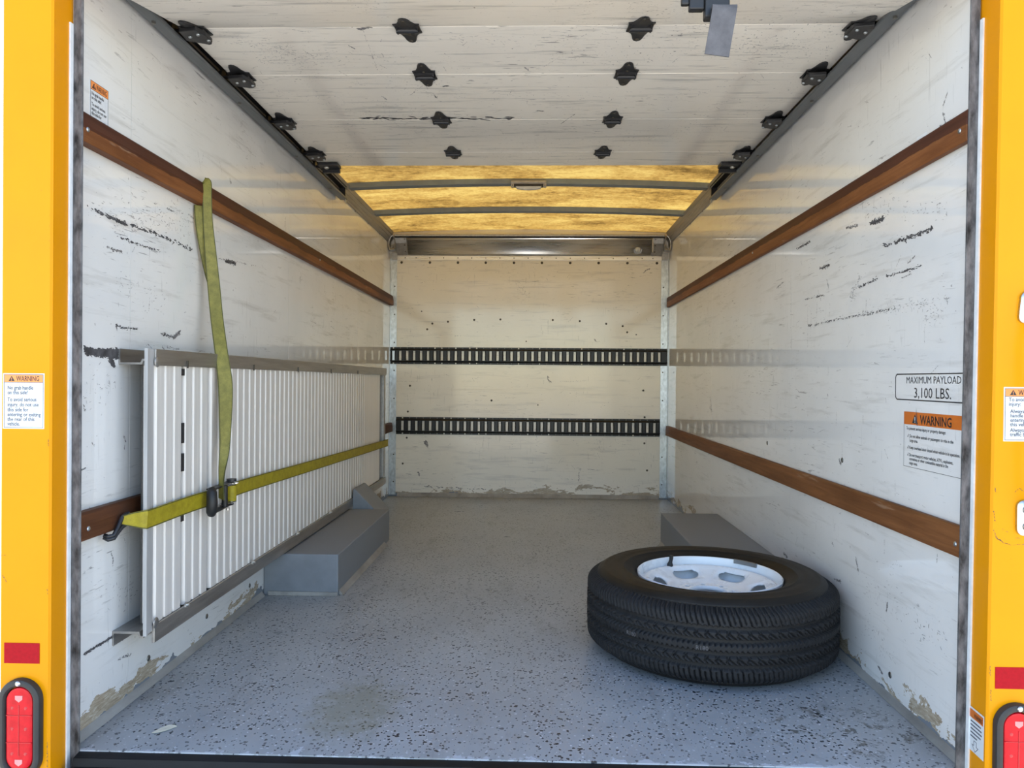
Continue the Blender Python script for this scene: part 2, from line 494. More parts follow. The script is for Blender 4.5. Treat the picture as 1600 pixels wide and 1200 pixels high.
_dg = None
def lettering(body, frame, u, v, size, m, parent, width=None, name='lettering', n=0.0009, bold=0.0):
    """flat print: baseline starts at (u, v) on the frame (origin, U, V, normal)"""
    cu = bpy.data.curves.new('text', 'FONT')
    cu.body = body
    cu.size = 1.0
    cu.resolution_u = 2
    cu.offset = bold
    ob = bpy.data.objects.new('text', cu)
    COL.objects.link(ob)
    dg = bpy.context.evaluated_depsgraph_get()
    me = bpy.data.meshes.new_from_object(ob.evaluated_get(dg))
    bpy.data.objects.remove(ob); bpy.data.curves.remove(cu)
    k = len(me.vertices)
    co = np.empty(k * 3); me.vertices.foreach_get('co', co); co = co.reshape(-1, 3)
    sx = size
    if width:
        sx = width / max(1e-6, co[:, 0].max())
    O, U, V, Nn = (np.array(q, float) for q in frame)
    w = O + np.outer(u + co[:, 0] * sx, U) + np.outer(v + co[:, 1] * size, V) + Nn * n
    me.vertices.foreach_set('co', w.reshape(-1)); me.update()
    me.materials.clear(); me.materials.append(MAT[m])
    o = bpy.data.objects.new(name, me); COL.objects.link(o)
    attach(o, parent)
    return o

def on(frame, u, v, n=0.0):
    O, U, V, Nn = (Vector(q) for q in frame)
    return O + U * u + V * v + Nn * n

def plate(mb, frame, u0, u1, v0, v1, n0, n1):
    P = [on(frame, a, b2, c) for c in (n0, n1) for a, b2 in ((u0, v0), (u1, v0), (u1, v1), (u0, v1))]
    return mb.add(P, [(0, 3, 2, 1), (4, 5, 6, 7), (0, 1, 5, 4), (1, 2, 6, 5), (2, 3, 7, 6), (3, 0, 4, 7)])

def outline(mb, frame, pts, w, n0, n1, closed=True):
    """thin raised line through 2-D points"""
    k = len(pts)
    for i in range(k if closed else k - 1):
        a, b2 = Vector(pts[i]), Vector(pts[(i + 1) % k])
        d = (b2 - a).normalized(); q = Vector((-d.y, d.x)) * w / 2; a = a - d * w / 2; b2 = b2 + d * w / 2
        P = [on(frame, *p, c) for c in (n0, n1) for p in (a - q, b2 - q, b2 + q, a + q)]
        mb.add(P, [(0, 3, 2, 1), (4, 5, 6, 7), (0, 1, 5, 4), (1, 2, 6, 5), (2, 3, 7, 6), (3, 0, 4, 7)])
    return mb

def rrect(cx, cy, w, h, r, n=6):
    pts = []
    for (sx, sy, a0) in ((1, 1, 0), (-1, 1, 90), (-1, -1, 180), (1, -1, 270)):
        for i in range(n + 1):
            a = math.radians(a0 + 90 * i / n)
            pts.append((cx + sx * (w / 2 - r) + r * math.cos(a), cy + sy * (h / 2 - r) + r * math.sin(a)))
    return pts

# ------------------------------------------------------------------ ground, floor, walls
tag(MB().box(-30, 30, -40, 30, -0.90, -0.78).build('ground', 'ground'), 'pale concrete yard around the parked truck', None, None, 'structure')

floor = struct(MB().box(-WX, WX, 1.625, YB, -0.04, 0.0).build('floor', 'floor'), 'grey flecked epoxy floor of the cargo box')
MB().box(-1.09, 1.09, 1.60, 5.36, -0.14, -0.041).build('underframe', 'sill', floor)

def wall_side(s, seams):
    name = 'wall_left' if s < 0 else 'wall_right'
    w = struct(MB().box(s * 1.003, s * 1.05, YW, 5.36, -0.04, ZR).build(name, 'wall_side'),
               'scuffed white liner wall on the %s of the cargo box' % ('left' if s < 0 else 'right'))
    ys = [YW] + seams + [YB]
    for a, b2 in zip(ys[:-1], ys[1:]):
        MB().box(s * WX, s * 1.0029, a + 0.0007, b2 - 0.0007, 0.0, ZR).build('wall_panel', 'wall_side', w)
    return w
wall_l = wall_side(-1, [1.875, 3.095, 4.315])
wall_r = wall_side(1, [2.764, 3.984])
wall_b = struct(MB().box(-1.003, 1.003, YB + 0.013, 5.36, -0.04, 1.9155).build('wall_back', 'wall_back'), 'white liner wall at the far end of the cargo box')
MB().box(-WX, WX, YB, YB + 0.0129, 0.0, 0.7675).build('wall_panel', 'wall_back', wall_b)
MB().box(-WX, WX, YB, YB + 0.0129, 0.7690, ZR).build('wall_panel', 'wall_back', wall_b)

# worn coves along the foot of the walls
struct(MB().prism([(-WX, 0.001), (-WX + 0.014, 0.001), (-WX + 0.004, 0.014), (-WX, 0.018)], 'y', 1.64, 2.81).build('baseboard_left', 'cove'), 'worn grey cove along the foot of the left wall')
struct(MB().prism([(WX, 0.001), (WX - 0.014, 0.001), (WX - 0.004, 0.014), (WX, 0.018)], 'y', 1.64, 2.81).build('baseboard_right', 'cove'), 'worn grey cove along the foot of the right wall')
struct(MB().prism([(YB, 0.001), (YB - 0.020, 0.001), (YB - 0.006, 0.020), (YB, 0.028)], 'x', -0.93, 0.93).build('baseboard_back', 'cove'), 'worn grey cove along the foot of the back wall')

# scuffs: ragged rubber marks and chips lying on the liners
def scuffs(rows, to3, parent, name, seed, aspect=3.0):
    rnd = random.Random(seed); dk, md, lt = MB(), MB(), MB()
    for pts, w, n in rows:
        mb = lt if w > 0.02 else (dk if n >= 45 else md)
        P = [Vector(p) for p in pts]
        L = [(P[i + 1] - P[i]).length for i in range(len(P) - 1)]; T = sum(L) or 1e-6
        for _ in range(n):
            d = rnd.random() ** 1.0 * T; i = 0
            while i < len(L) - 1 and d > L[i]:
                d -= L[i]; i += 1
            e = (P[i + 1] - P[i]); dr = e.normalized() if e.length else Vector((1, 0))
            c = P[i] + dr * d + Vector((-dr.y, dr.x)) * rnd.gauss(0, w * 0.42)
            big = w > 0.02
            ln = rnd.uniform(0.0018, 0.0075) if big else rnd.uniform(0.4, 1.7) * max(w, 0.0022)
            th = ln / rnd.uniform(4.0, 9.0) if big else min(ln * 0.8, rnd.uniform(0.25, 0.65) * max(w * 0.7, 0.0012))
            ang = math.atan2(dr.y, dr.x) + rnd.gauss(0, 0.30)
            if big:
                ang = rnd.choice((0.0, 0.15, -0.15, PI / 2, 0.6)) + rnd.gauss(0, 0.2)
            k = 6; ring = []
            for j in range(k):
                a = 2 * PI * j / k; q = rnd.uniform(0.55, 1.0)
                x, y = ln * q * math.cos(a), th * q * math.sin(a)
                ring.append((c.x + x * math.cos(ang) - y * math.sin(ang), c.y + x * math.sin(ang) + y * math.cos(ang)))
            lift = 0.0003 + 0.0002 * rnd.random()
            mb.add([to3(p[0], p[1], lift) for p in ring], [tuple(range(k))])
    for q, nm, m in ((dk, name, 'scuff'), (md, 'grey_' + name, 'scuff_mid'), (lt, 'faint_' + name, 'scuff_light')):
        q.build(nm, m, parent)['kind'] = 'stuff'
SCUFF_LEFT = [
    (((1.687, 1.229), (1.777, 1.222), (1.862, 1.223), (2.024, 1.228), (2.216, 1.221)), 0.0066, 150),
    (((1.783, 1.225), (1.848, 1.221)), 0.0047, 130),
    (((1.814, 1.184), (1.94, 1.181), (2.031, 1.184)), 0.005, 60),
    (((1.81, 0.963), (1.836, 0.958), (1.908, 0.96)), 0.004, 70),
    (((1.81, 0.963), (1.816, 0.95)), 0.0031, 25),
    (((2.034, 0.956), (2.107, 0.95)), 0.0045, 50),
    (((2.107, 0.95), (2.146, 0.969)), 0.0073, 40),
    (((1.685, 0.896), (1.727, 0.891), (1.819, 0.896)), 0.009, 420),
    (((1.727, 0.888), (1.819, 0.884)), 0.0061, 260),
    (((1.786, 0.879), (1.803, 0.861)), 0.0077, 90),
    (((1.772, 1.149), (1.834, 1.148)), 0.0047, 40),
    (((2.457, 1.226), (2.542, 1.23)), 0.0065, 120),
    (((2.372, 1.224), (2.73, 1.251)), 0.0044, 40),
    (((2.189, 1.322), (2.223, 1.318)), 0.0029, 25),
    (((2.062, 1.311), (2.099, 1.309)), 0.0036, 20),
    (((1.684, 0.191), (1.809, 0.191)), 0.0038, 260),
    (((1.806, 0.168), (1.888, 0.167)), 0.0016, 50),
    (((1.793, 0.404), (1.804, 0.381), (1.802, 0.366)), 0.0031, 25),
    (((1.679, 0.77), (1.686, 0.755)), 0.0029, 15),
    (((1.709, 0.682), (1.722, 0.67)), 0.0022, 15),
    (((1.847, 0.684), (1.856, 0.67)), 0.0032, 18),
    (((1.853, 0.662), (1.85, 0.651)), 0.0024, 12),
    (((1.668, 0.619), (1.69, 0.623)), 0.0029, 30),
    (((1.85, 0.427), (1.862, 0.408)), 0.0016, 10),
    (((2.484, 1.511), (2.5, 1.496)), 0.0043, 14),
    (((3.051, 1.502), (3.044, 1.46)), 0.0039, 16),
    (((4.678, 1.628), (4.662, 1.549)), 0.0048, 18),
    (((3.249, 1.288), (3.249, 1.254)), 0.0042, 14),
    (((1.699, 1.22), (2.134, 1.319)), 0.0496, 90),
    (((1.806, 1.07), (2.062, 1.05)), 0.0667, 70),
    (((1.943, 0.918), (2.138, 0.918)), 0.0044, 22),
    (((1.791, 1.194), (2.215, 1.299)), 0.0432, 120),
    (((1.733, 0.315), (1.918, 0.269)), 0.0393, 50),
    (((1.83, 0.126), (1.889, 0.117)), 0.0048, 25),
    (((2.901, 1.083), (2.937, 1.106)), 0.0038, 8),
    (((3.628, 1.266), (3.651, 1.247)), 0.0031, 8),
    (((1.679, 0.788), (1.809, 0.817)), 0.0451, 40)]
SCUFF_RIGHT = [
    (((2.122, 1.282), (2.041, 1.28)), 0.0072, 90),
    (((2.286, 1.303), (2.205, 1.295)), 0.0058, 40),
    (((2.711, 1.314), (2.58, 1.319)), 0.0057, 80),
    (((2.043, 1.206), (1.874, 1.199), (1.791, 1.204)), 0.0066, 110),
    (((1.88, 1.2), (1.797, 1.204)), 0.0032, 70),
    (((2.491, 1.211), (2.411, 1.211)), 0.0063, 45),
    (((2.192, 1.112), (2.075, 1.122)), 0.0046, 60),
    (((2.023, 1.12), (1.904, 1.119), (1.842, 1.121)), 0.0041, 90),
    (((1.936, 1.119), (1.901, 1.121)), 0.0033, 50),
    (((1.943, 1.104), (1.891, 1.108)), 0.0025, 35),
    (((1.911, 1.137), (1.873, 1.15)), 0.0033, 20),
    (((2.623, 1.124), (2.451, 1.12)), 0.0044, 50),
    (((2.596, 1.03), (2.327, 1.032), (2.157, 1.029), (1.975, 1.03)), 0.0049, 150),
    (((2.598, 1.095), (2.594, 0.957)), 0.0022, 40),
    (((2.562, 1.08), (2.571, 0.983)), 0.0022, 30),
    (((2.511, 1.107), (2.52, 1.018)), 0.0022, 25),
    (((2.403, 1.086), (2.407, 1.045)), 0.0021, 12),
    (((2.769, 1.229), (2.761, 0.958)), 0.0014, 60),
    (((2.431, 1.169), (2.415, 1.138)), 0.0025, 28),
    (((2.935, 1.201), (2.846, 1.216)), 0.0037, 45),
    (((1.736, 1.501), (1.752, 1.477)), 0.003, 22),
    (((1.754, 1.463), (1.74, 1.429)), 0.003, 30),
    (((1.765, 1.436), (1.754, 1.413)), 0.0045, 40),
    (((2.829, 0.616), (2.733, 0.661)), 0.0024, 14),
    (((2.837, 0.654), (2.726, 0.659)), 0.0036, 24),
    (((2.299, 0.648), (2.298, 0.607)), 0.002, 18),
    (((2.321, 0.597), (2.307, 0.585)), 0.005, 35),
    (((1.963, 0.582), (1.962, 0.54)), 0.0014, 20),
    (((2.019, 0.416), (2.018, 0.375)), 0.0014, 16),
    (((1.757, 0.439), (1.759, 0.415)), 0.0023, 16),
    (((2.346, 0.395), (2.355, 0.369)), 0.002, 14),
    (((2.196, 0.326), (2.178, 0.29)), 0.0047, 30),
    (((2.824, 0.192), (2.781, 0.187)), 0.006, 40),
    (((1.998, 0.252), (2.004, 0.227)), 0.0035, 30),
    (((2.049, 0.063), (2.023, 0.054)), 0.0044, 40),
    (((2.347, 0.22), (2.298, 0.227)), 0.005, 35),
    (((1.741, 1.029), (1.712, 1.028)), 0.0022, 20),
    (((1.712, 1.056), (1.707, 1.054)), 0.0022, 12),
    (((1.839, 0.98), (1.727, 1.023)), 0.0461, 60),
    (((2.244, 1.079), (2.18, 1.146)), 0.0229, 70),
    (((2.618, 1.409), (1.908, 1.317)), 0.0488, 40),
    (((2.164, 1.327), (1.731, 1.228)), 0.042, 90),
    (((2.199, 1.036), (1.811, 1.029)), 0.0207, 90),
    (((2.14, 0.248), (1.713, 0.252)), 0.0664, 120),
    (((2.18, 0.163), (1.949, 0.103)), 0.0445, 60),
    (((2.723, 0.55), (1.992, 0.493)), 0.0406, 40),
    (((2.417, 0.797), (2.411, 0.791)), 0.0031, 14),
    (((2.717, 0.822), (2.671, 0.797)), 0.0023, 16),
    (((4.01, 0.755), (3.978, 0.68)), 0.0069, 18),
    (((4.022, 0.699), (3.964, 0.678)), 0.0052, 25),
    (((1.982, 0.36), (1.921, 0.367)), 0.0025, 10),
    (((2.142, 0.348), (1.954, 0.35)), 0.0018, 12),
    (((1.958, 0.549), (1.801, 0.535)), 0.0013, 14),
    (((2.369, 0.33), (2.354, 0.325)), 0.0041, 10)]
SCUFF_BACK = [
    (((-0.943, 0.823), (-0.764, 0.822)), 0.0027, 40),
    (((0.214, 0.828), (0.363, 0.831)), 0.0027, 30),
    (((0.341, 0.836), (0.422, 0.836)), 0.0027, 20),
    (((0.465, 1.132), (0.483, 1.118)), 0.0055, 16),
    (((-0.782, 0.177), (-0.768, 0.15)), 0.0068, 22),
    (((-0.733, 0.393), (-0.71, 0.356)), 0.0114, 35),
    (((0.364, 0.208), (0.382, 0.209)), 0.0036, 12),
    (((0.436, 0.209), (0.482, 0.205)), 0.0032, 20),
    (((0.491, 0.201), (0.536, 0.206)), 0.0023, 10),
    (((0.242, 0.139), (0.337, 0.135)), 0.0036, 18),
    (((0.369, 0.199), (0.365, 0.122)), 0.0068, 18),
    (((-0.568, 0.394), (0.797, 0.408)), 0.1002, 70),
    (((-0.841, 0.071), (0.799, 0.1)), 0.0319, 60),
    (((-0.845, 0.62), (0.795, 0.635)), 0.082, 40),
    (((-0.85, 1.352), (0.788, 1.36)), 0.2049, 60),
    (((0.136, 0.857), (0.168, 0.811)), 0.0091, 12),
    (((0.809, 1.609), (0.854, 1.632)), 0.0068, 16),
    (((-0.083, 1.538), (-0.005, 1.425)), 0.0364, 50),
    (((0.494, 0.405), (0.526, 0.315)), 0.0273, 30),
    (((-0.749, 0.072), (-0.291, 0.055)), 0.0091, 30),
    (((-0.528, 1.148), (-0.473, 1.153)), 0.0036, 14),
    (((-0.829, 1.627), (0.696, 1.586)), 0.0638, 40)]
SCUFF_DOOR = [
    (((-0.444, 2.034), (-0.405, 2.02)), 0.0068, 40),
    (((-0.432, 2.038), (-0.45, 2.312)), 0.0024, 50),
    (((-0.496, 2.135), (-0.484, 2.156)), 0.0036, 22),
    (((0.139, 2.804), (0.188, 2.697)), 0.0031, 55),
    (((0.062, 2.3), (0.111, 2.228)), 0.002, 25),
    (((0.011, 2.294), (0.022, 2.318)), 0.0039, 20),
    (((-0.429, 2.212), (-0.349, 2.217)), 0.002, 30),
    (((-0.384, 2.516), (-0.328, 2.435)), 0.0042, 12),
    (((-0.261, 2.441), (-0.244, 2.436)), 0.0055, 20),
    (((-0.303, 2.5), (-0.295, 2.54)), 0.0042, 20),
    (((-0.477, 2.521), (-0.471, 2.556)), 0.0043, 16),
    (((0.047, 2.664), (0.074, 2.67)), 0.006, 20),
    (((-0.798, 2.216), (-0.566, 2.219)), 0.0696, 150),
    (((-0.313, 2.097), (0.158, 2.104)), 0.0589, 90),
    (((-0.891, 2.461), (-0.451, 2.64)), 0.1, 140),
    (((-0.254, 2.523), (0.721, 2.534)), 0.0907, 160),
    (((-0.852, 2.07), (-0.668, 2.174)), 0.0476, 120),
    (((-0.69, 2.952), (0.207, 2.998)), 0.0734, 60),
    (((0.207, 2.998), (0.761, 2.963)), 0.0668, 60),
    (((0.618, 2.15), (0.889, 2.195)), 0.073, 110),
    (((-0.612, 2.736), (-0.043, 2.741)), 0.0184, 60),
    (((0.441, 2.085), (0.452, 2.085)), 0.0035, 18),
    (((0.72, 2.28), (0.746, 2.272)), 0.0026, 25),
    (((0.601, 2.701), (0.68, 2.728)), 0.003, 25)]

def add_scratches(rows, n, u0, u1, v0, v1, seed):
    """thin stray scratches at odd angles"""
    rnd = random.Random(seed)
    for _ in range(n):
        u, v, l, a = rnd.uniform(u0, u1), rnd.uniform(v0, v1), rnd.uniform(0.008, 0.05), rnd.choice((0, 0.2, -0.3, 0.9, -0.9, PI / 2)) + rnd.gauss(0, 0.2)
        rows.append((((round(u, 3), round(v, 3)), (u + l * math.cos(a), v + l * math.sin(a))), rnd.uniform(0.0006, 0.0016), int(6 + l * 400)))
add_scratches(SCUFF_LEFT, 55, 1.7, 5.2, 0.95, 1.75, 21)
add_scratches(SCUFF_RIGHT, 110, 1.7, 5.2, 0.05, 1.70, 22)
add_scratches(SCUFF_BACK, 70, -0.92, 0.92, 0.06, 1.66, 23)
add_scratches(SCUFF_DOOR, 150, -0.88, 0.90, 2.03, 3.33, 24)
scuffs(SCUFF_LEFT, lambda u, v, e: (-WX + e, u, v), wall_l, 'scuff_marks', 3)
scuffs(SCUFF_RIGHT, lambda u, v, e: (WX - e, u, v), wall_r, 'scuff_marks', 4)
scuffs(SCUFF_BACK, lambda u, v, e: (u, YB - e, v), wall_b, 'scuff_marks', 5)

# screw heads along the walls
def screw_at(p, d, r, parent, m='screw', name='screw'):
    return MB().dome(p, d, r, r * 0.35, 12).build(name, m, parent, True)
for y in (1.975, 2.332, 2.687):
    screw_at((-WX, y, 0.074), (1, 0, 0), 0.0085, wall_l)
for y, z in ((1.98, 0.066), (2.297, 0.598), (3.029, 0.589)):
    screw_at((WX, y, z), (-1, 0, 0), 0.0085, wall_r)
for px in (629, 673.5, 717.5, 761, 805, 848.5, 892.5, 936.5, 981, 1026.5):
    screw_at(((px - 828.3) / 219.0 - 0.0, YB, 1.672), (0, -1, 0), 0.0095, wall_b, 'screw_dark')
for px, py in ((670, 511), (678, 502), (702.5, 499), (743.5, 496), (784.5, 495), (866, 495.5), (908, 497), (949, 501), (974.5, 504.5), (981.5, 514), (661, 483),
               (643.5, 599.5), (640.5, 640), (639, 681), (633, 721.5), (1007, 604), (1009.5, 645.5), (1009.5, 686), (1014, 728), (995.5, 517.5), (825, 529), (771.5, 621.5), (844, 628)):
    screw_at(((px - 828.3) / 219.0, YB, 0.8325 + (590.5 - py) / 219.0), (0, -1, 0), 0.0075 if py not in (483, 529, 628, 517.5) else 0.005, wall_b, 'screw_dark')

# ------------------------------------------------------------------ roof, bows, rails, corner posts
def roof_z(x):
    return 1.884 + 0.028 * (1 - (x / 1.06) ** 2)
xs = [-1.06 + 2.12 * i / 24 for i in range(25)]
prof = [(x, roof_z(x)) for x in xs] + [(x, roof_z(x) + 0.004) for x in reversed(xs)]
ceiling = struct(MB().prism(prof, 'y', 1.56, 5.36).build('ceiling', 'roof', None, True), 'translucent amber fibreglass roof skin')
for k, y0 in enumerate((2.71, 3.335, 3.96, 4.595)):
    xb = [-0.965 + 1.93 * i / 24 for i in range(25)]
    prof = [(x, roof_z(x) - 0.030) for x in xb] + [(x, roof_z(x) - 0.001) for x in reversed(xb)]
    o = MB().prism(prof, 'y', y0, y0 + 0.055).build('trim_%d' % (k + 1), 'bow', None, False, 0.002)
    struct(o, ['grey roof bow hidden above the raised door', 'second grey roof bow above the raised door', 'grey roof bow that carries the cargo lamp', 'grey roof bow nearest the back wall'][k])

for s in (-1, 1):
    side = 'left' if s < 0 else 'right'
    pr = [(s * 0.9895, 1.802), (s * 0.984, 1.800), (s * 0.980, 1.812), (s * 0.977, 1.813), (s * 0.972, 1.829), (s * 0.969, 1.830), (s * 0.963, 1.850), (s * 0.960, 1.851), (s * 0.953, 1.872), (s * 0.958, 1.879), (s * 0.9895, 1.879)]
    if s > 0: pr = pr[::-1]
    o = struct(MB().prism(pr, 'y', 1.70, 5.20).build('trim_%d' % (5 if s < 0 else 6), 'alu_dull'), 'grooved aluminium roof rail on top of the %s wall' % side)
    rv = MB()
    for y in np.arange(3.9, 5.1, 0.33):
        rv.dome((s * 0.9893, y, 1.797), (-s, 0, 0), 0.005, 0.003, 8)
    q = rv.build('rivets', 'screw', o); q['kind'] = 'stuff'
    # galvanised post in the far corner
    a, b2 = (-0.989, -0.942) if s < 0 else (0.936, 0.983)
    o = struct(MB().box(a, b2, YB - 0.004, YB - 0.0003, 0.012, 1.70).box(s * 0.989, s * 0.985, YB - 0.016, YB - 0.004, 0.012, 1.70).build('trim_%d' % (7 if s < 0 else 8), 'galv'), 'galvanised steel corner post at the far %s corner' % side)
    for z in (0.105, 0.30, 0.70, 0.90, 1.10, 1.30, 1.50):
        screw_at(((a + b2) / 2 + 0.008 * (1 if s < 0 else -1), YB - 0.004, z), (0, -1, 0), 0.0052, o, 'screw_dark', 'rivet')

# header across the top of the back wall: riveted strip, curved cove, bracket plates, corner castings
hd = struct(MB().box(-0.945, 0.94, YB - 0.005, YB - 0.0004, 1.689, 1.719).build('trim_9', 'alu'), 'riveted aluminium header across the top of the back wall')
pr = [(YB - 0.006, 1.722), (YB - 0.007, 1.736), (YB - 0.013, 1.757), (YB - 0.024, 1.779), (YB - 0.042, 1.802), (YB - 0.066, 1.821), (YB - 0.080, 1.830)]
MB().sheet(pr, 0.003, 'x', -0.862, 0.857).build('cove', 'alu', hd, True)
MB().box(-0.95, 0.95, YB - 0.075, YB - 0.001, 1.8455, 1.861).build('cap_strip', 'alu_dull', hd, False, 0.003)
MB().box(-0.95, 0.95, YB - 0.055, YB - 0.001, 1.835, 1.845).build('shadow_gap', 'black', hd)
for s in (-1, 1):
    x0, x1 = (-0.945, -0.866) if s < 0 else (0.861, 0.94)
    o = MB().sheet([(YB - 0.007, 1.722), (YB - 0.026, 1.75), (YB - 0.060, 1.80), (YB - 0.072, 1.834)], 0.003, 'x', x0, x1).build('bracket_plate', 'alu_dull', hd)
    if s > 0:
        MB().box(0.857, 0.868, YB - 0.085, YB - 0.008, 1.735, 1.830).build('bracket_fin', 'alu_dull', hd, False, 0.002)
    for z, y in ((1.745, YB - 0.029), (1.785, YB - 0.056), (1.825, YB - 0.073)):
        screw_at(((x1 - 0.012) if s < 0 else (x0 + 0.022), y, z), (0, -1, 0.3), 0.0045, o, 'screw_dark')
    cx = s * 0.958
    leaf = [(cx - 0.020, 1.742), (cx - 0.026, 1.775), (cx - 0.022, 1.81), (cx - 0.008, 1.838), (cx + 0.006, 1.847), (cx + 0.016, 1.82), (cx + 0.022, 1.78), (cx + 0.018, 1.745)]
    if s > 0: leaf = [(2 * cx - x, z) for x, z in leaf][::-1]
    back = [(x, YB - 0.045, z) for x, z in leaf]
    mid = [(cx + (x - cx) * 1.0, YB - 0.115, z) for x, z in leaf]
    inn = [(cx + (x - cx) * 0.80, YB - 0.113, 1.795 + (z - 1.795) * 0.85) for x, z in leaf]
    deep = [(cx + (x - cx) * 0.55, YB - 0.065, 1.795 + (z - 1.795) * 0.6) for x, z in leaf]
    MB().loft([back, mid, inn, deep]).build('corner_casting', 'alu_dull', hd, 'auto')
    MB().tube([(cx - 0.020 * -s, YB - 0.10, 1.752), (cx + 0.020 * -s, YB - 0.09, 1.788)], 0.006, 8).build('casting_rib', 'alu_dull', hd)
    MB().box(cx - 0.020, cx + 0.020, YB - 0.02, YB - 0.0045, 1.69, 1.738).build('post_cap', 'alu_dull', hd)
rv = MB()
for px in (635, 652, 673.5, 695, 717.5, 739, 761, 783, 805, 827, 848.5, 870.5, 892.5, 914.5, 937, 959, 981, 1003.5, 1020):
    rv.dome(((px - 828.3) / 219.0, YB - 0.005, 1.7045), (0, -1, 0), 0.0042, 0.002, 8)
rv.build('rivets', 'screw_dark', hd)['kind'] = 'stuff'

# small frosted marker lamp on the cove
t = thing('marker_lamp', (0.767, YB - 0.035, 1.767), 'small frosted round marker lamp at the right end of the aluminium header', 'lamp')
MB().cyl((0.767, YB - 0.012, 1.764), (0, -1, -0.35), 0.030, 0.008, 24).build('base_ring', 'alu_dull', t, 'auto')
MB().dome((0.767, YB - 0.020, 1.761), (0, -1, -0.35), 0.022, 0.018, 20).build('lens', 'clear', t, True)

# cargo lamp under the roof bow
t = thing('cargo_lamp', (0.012, 3.95, 1.88), 'rectangular cargo lamp with a dark lens under the roof bow', 'lamp')
MB().box(-0.085, 0.102, 3.932, 3.9595, 1.880, 1.893).box(-0.085, 0.102, 3.930, 3.9595, 1.8745, 1.8775).build('mounting_plate', 'alu_dull', t, False, 0.001)
MB().box(-0.070, 0.086, 3.928, 3.9595, 1.860, 1.8744).build('housing', 'black', t, False, 0.002)
lp = [(-0.060, 1.8595), (0.076, 1.8595), (0.070, 1.851), (0.042, 1.8465), (0.008, 1.845), (-0.026, 1.8465), (-0.054, 1.851)]
MB().prism(lp, 'y', 3.924, 3.952).build('lens', 'clear', t, 'auto')
for x in (-0.078, 0.094):
    o = MB().box(x - 0.007, x + 0.007, 3.929, 3.9595, 1.860, 1.8744).build('end_tab', 'alu_dull', t)
    screw_at((x, 3.929, 1.867), (0, -1, 0), 0.003, o, 'screw_dark')

# ------------------------------------------------------------------ rear frame: posts, header, strips, sill
def hexa(bot, top):
    return MB().loft([bot, top])
SL = 0.0098                                   # the right post leans out a little towards its top
def rx(x, z):
    return x + SL * (z - 0.1)
ZT, ZB = 1.80, -0.32
# left post: front face y 1.55, return face to y 1.62
o = struct(MB().prism([(-1.0915, 1.555), (-1.0865, 1.550), (-0.984, 1.550), (-0.980, 1.554), (-0.9862, 1.629), (-1.0915, 1.629)], 'z', ZB, 2.02).build('trim_10', 'yellow'), 'yellow painted rear post on the left of the door opening')
POST_L = o
q = []
for z in (ZB, 2.02):
    q.append([(rx(0.9815, z), 1.554, z), (rx(0.9855, z), 1.550, z), (1.1, 1.550, z), (1.105, 1.555, z), (1.105, 1.629, z), (rx(0.9856, z), 1.629, z)])
o = struct(hexa(*q).build('trim_11', 'yellow'), 'yellow painted rear post on the right with the grab handle')
POST_R = o
struct(MB().box(-0.98, 0.995, 1.55, 1.629, 1.80, 2.02).build('trim_12', 'yellow', None, False, 0.004), 'yellow header beam across the top of the door opening')
# white strips and grey guide seals
struct(MB().box(-0.9863, -0.9815, 1.612, 1.6285, ZB, 1.618).build('trim_13', 'white_trim', None, False, 0.001), 'thin white rubber strip beside the left yellow post')
struct(MB().prism([(-0.9812, 1.6215), (-0.9605, 1.6215), (-0.9598, 1.6245), (-0.9610, 1.6285), (-0.9812, 1.6285)], 'z', ZB, 1.80).build('trim_14', 'seal', None, False, 0.004), 'grimy grey guide seal along the left edge of the opening')
q = [[(rx(0.9812, z), 1.612, z), (rx(0.9853, z), 1.612, z), (rx(0.9853, z), 1.6285, z), (rx(0.9812, z), 1.6285, z)] for z in (ZB, 1.612)]
struct(hexa(*q).build('trim_15', 'white_trim'), 'thin white rubber strip beside the right yellow post')
q = [[(rx(0.9625, z), 1.622, z), (rx(0.9805, z), 1.622, z), (rx(0.9805, z), 1.6285, z), (rx(0.9632, z), 1.6285, z), (rx(0.9620, z), 1.6245, z)] for z in (ZB, 1.80)]
struct(hexa(*q).build('trim_16', 'seal'), 'grimy grey guide seal along the right edge of the opening')
o = struct(MB().prism([(1.6245, -0.003), (1.6245, -0.14), (1.560, -0.14), (1.560, -0.030), (1.595, -0.022), (1.600, -0.006), (1.618, -0.003)], 'x', -0.96, 0.962).build('trim_17', 'sill', None, 'auto'), 'worn black steel sill below the edge of the floor')

# ------------------------------------------------------------------ wooden tie rails
def tie_rail(s, z0, z1, y0, y1, m, label, bolts):
    k = 1.0 if s < 0 else 0.58
    t = thing('tie_rail', (s * WX, (y0 + y1) / 2, z0), label, 'rail', 'wooden tie rails along the side walls')
    x = lambda d: s * (WX - 0.0003 - d * k)
    pr = [(x(0), z0), (x(0.026), z0), (x(0.028), z0 + 0.006), (x(0.028), (z0 + z1) / 2 + 0.004), (x(0.024), z1 - 0.006), (x(0.019), z1), (x(0), z1)]
    if s > 0: pr = pr[::-1]
    MB().prism(pr, 'y', y0, y1).build('rail_board', m, t, False, 0.002)
    for y in bolts:
        MB().dome((x(0.0278), y, (z0 + z1) / 2 - 0.006), (-s, 0, 0), 0.006 if y < 1.8 else 0.0045, 0.003, 12).build('carriage_bolt', 'galv', t, True)
    return t
tie_rail(-1, 1.362, 1.432, 1.6295, 5.262, 'rail_up', 'dark stained wooden tie rail high on the left wall with the strap over it', (1.645, 3.45))
tie_rail(1, 1.357, 1.427, 1.6295, 5.270, 'rail_up', 'dark stained wooden tie rail high on the right wall', (1.655, 3.2))
